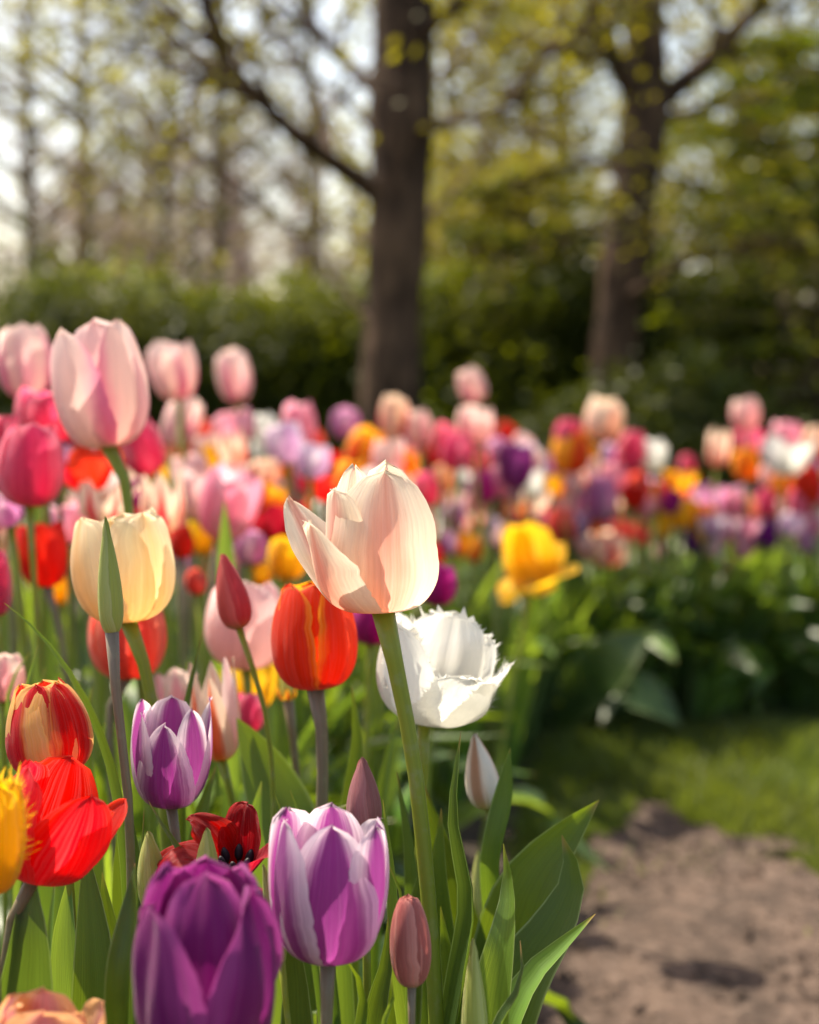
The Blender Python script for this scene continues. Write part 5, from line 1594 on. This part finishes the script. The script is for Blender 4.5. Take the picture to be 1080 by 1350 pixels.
shrub('dark glossy shrub at the bright end of the hedge', 10, 7.4, 1.7, 1.10, 12000, .027, FOL_GREEN, 1)
shrub('dark green shrub behind the tall blush pink tulip', 165, 7.0, 1.5, 1.20, 12000, .027, FOL_DARK, 2)
shrub('low rounded dark shrub behind the raised blush tulips', 300, 7.3, 1.5, 1.08, 11000, .027, FOL_GREEN, 3)
shrub('yellowish green shrub just beside the thick trunk', 410, 7.4, 1.3, 1.15, 11000, .027, FOL_GREEN, 4)
shrub('dark shrub in the shade behind the thick trunk', 520, 7.9, 1.6, 1.15, 12000, .029, FOL_DARK, 5)
shrub('broad leafy shrub between the two dark trunks', 650, 7.7, 1.6, 1.28, 13000, .029, FOL_GREEN, 6)
shrub('dark shrub in the shade behind the forked trunk', 800, 8.2, 1.7, 1.3, 12000, .028, FOL_DARK, 7)
shrub('loose bright green shrub far behind the bare limbs', 270, 9.0, 2.0, 1.3, 5000, .036, FOL_GREEN, 12)
shrub('dark shrub low under the evergreen boughs by the vivid scarlet tulip', 1010, 7.6, 2.0, 1.35, 13000, .029, FOL_DARK, 13)
shrub('low dark shrub hiding the foot of the forked trunk', 805, 6.2, 1.2, .78, 8000, .026, FOL_DARK, 15)
evergreen('evergreen with layered yellow green boughs close behind the forked trunk', 985, 8.1, 2.2, 2.2, 44, FOL_GREEN, 8)
evergreen('dark evergreen with drooping boughs at the shady edge of the garden', 1080, 7.0, 2.0, 2.25, 46, FOL_GREEN, 9)
evergreen('taller evergreen standing behind the layered ones', 1010, 9.0, 2.6, 2.7, 44, FOL_DARK, 10)
evergreen('small evergreen with bright sprays between the two dark trunks', 690, 8.0, 1.6, 1.75, 34, FOL_GREEN, 11, per=110)
evergreen('loose evergreen behind the broad leafy shrub', 640, 9.4, 2.0, 2.2, 34, FOL_SPRING, 14, per=90)


# ------------------------------------------------------------------ far wood: a single hazy mass of bare trees
def far_wood():
    r2 = random.Random(77)
    tubes = []
    for k in range(150):
        x = r2.uniform(-15, 15)
        y = r2.uniform(24, 34)
        h = r2.uniform(3.5, 6.5)
        p = Vector((x, y, 0))
        tubes.append((np.array([tuple(p + Vector((r2.uniform(-.15, .15), 0, h * t))) for t in np.linspace(0, 1, 6)]), np.linspace(.10, .03, 6)))
        for q in range(16):
            b = p + Vector((0, 0, h * r2.uniform(.15, .9)))
            dv = Vector((r2.uniform(-1, 1), r2.uniform(-1, 1), r2.uniform(.1, 1.2)))
            e = b + dv.normalized() * r2.uniform(.6, 1.6)
            tubes.append((np.array([tuple(b), tuple((b + e) / 2 + Vector((r2.uniform(-.1, .1), 0, r2.uniform(0, .2)))), tuple(e)]), np.array([.03, .02, .012])))
            for w_ in range(4):
                s_ = b + (e - b) * r2.uniform(.3, 1)
                tubes.append((np.array([tuple(s_), tuple(s_ + Vector((r2.uniform(-.6, .6), r2.uniform(-.6, .6), r2.uniform(-.1, .7))))]), np.array([.014, .008])))
    parts = [tube_arrays(A, R, 4, False) for A, R in tubes]
    tag(link('distant_wood', mk_mesh('distant_wood', *merge(parts), FAR_WOOD, smooth=False)), None, None, None, 'stuff')


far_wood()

# ------------------------------------------------------------------ labels
LM = [t for t in TULIPS if t['landmark']]
FIXED = [dict(px=515, py=500, landmark='the thick trunk'), dict(px=815, py=470, landmark='the forked tree')]


def towards(t, pool):
    """Nearest landmark A and the landmark B whose direction from A matches t."""
    c = sorted(pool, key=lambda q: math.hypot(q['px'] - t['px'], q['py'] - t['py']))
    A = c[0]
    dx, dy = t['px'] - A['px'], t['py'] - A['py']
    best, bs = None, -2
    for B in pool:
        if B is A: continue
        ex, ey = B['px'] - A['px'], B['py'] - A['py']
        l = math.hypot(ex, ey)
        if l > 380: continue
        cs = (dx * ex + dy * ey) / (l * math.hypot(dx, dy) + 1e-6) - l / 3000
        if cs > bs: best, bs = B, cs
    return A, best


ORD = ['', 'second ', 'third ', 'fourth ', 'fifth ', 'sixth ', 'seventh ', 'eighth ', 'ninth ']


def autolabel(items, noun):
    keys = {}
    for t in items:
        if t.get('label'): continue
        pool = [q for q in LM + FIXED if q is not t]
        A, B = towards(t, pool)
        t['key'] = (t.get('desc', ''), A['landmark'], B['landmark'])
        t['dist'] = math.hypot(A['px'] - t['px'], A['py'] - t['py'])
        keys.setdefault(t['key'], []).append(t)
    for k, ts in keys.items():
        ts.sort(key=lambda q: q['dist'])
        for i, t in enumerate(ts):
            o = ORD[i] if i < len(ORD) else 'outer '
            if i == 0 and len(ts) > 1: o = 'first '
            t['label'] = f"{o}{k[0]} {noun} from {k[1]} towards {k[2]}".replace('  ', ' ')


autolabel(TULIPS, 'tulip')
for t in TULIPS:
    tag(t['root'], t['label'], t['cat'], 'tulip buds' if t['cat'] == 'tulip bud' else 'tulips in the flower bed')
for t in PLANTS:
    t['desc'] = ''
autolabel(PLANTS, 'flowerless plant')
for t in PLANTS:
    tag(t['root'], t['label'], 'tulip plant', 'tulip plants without an open flower')
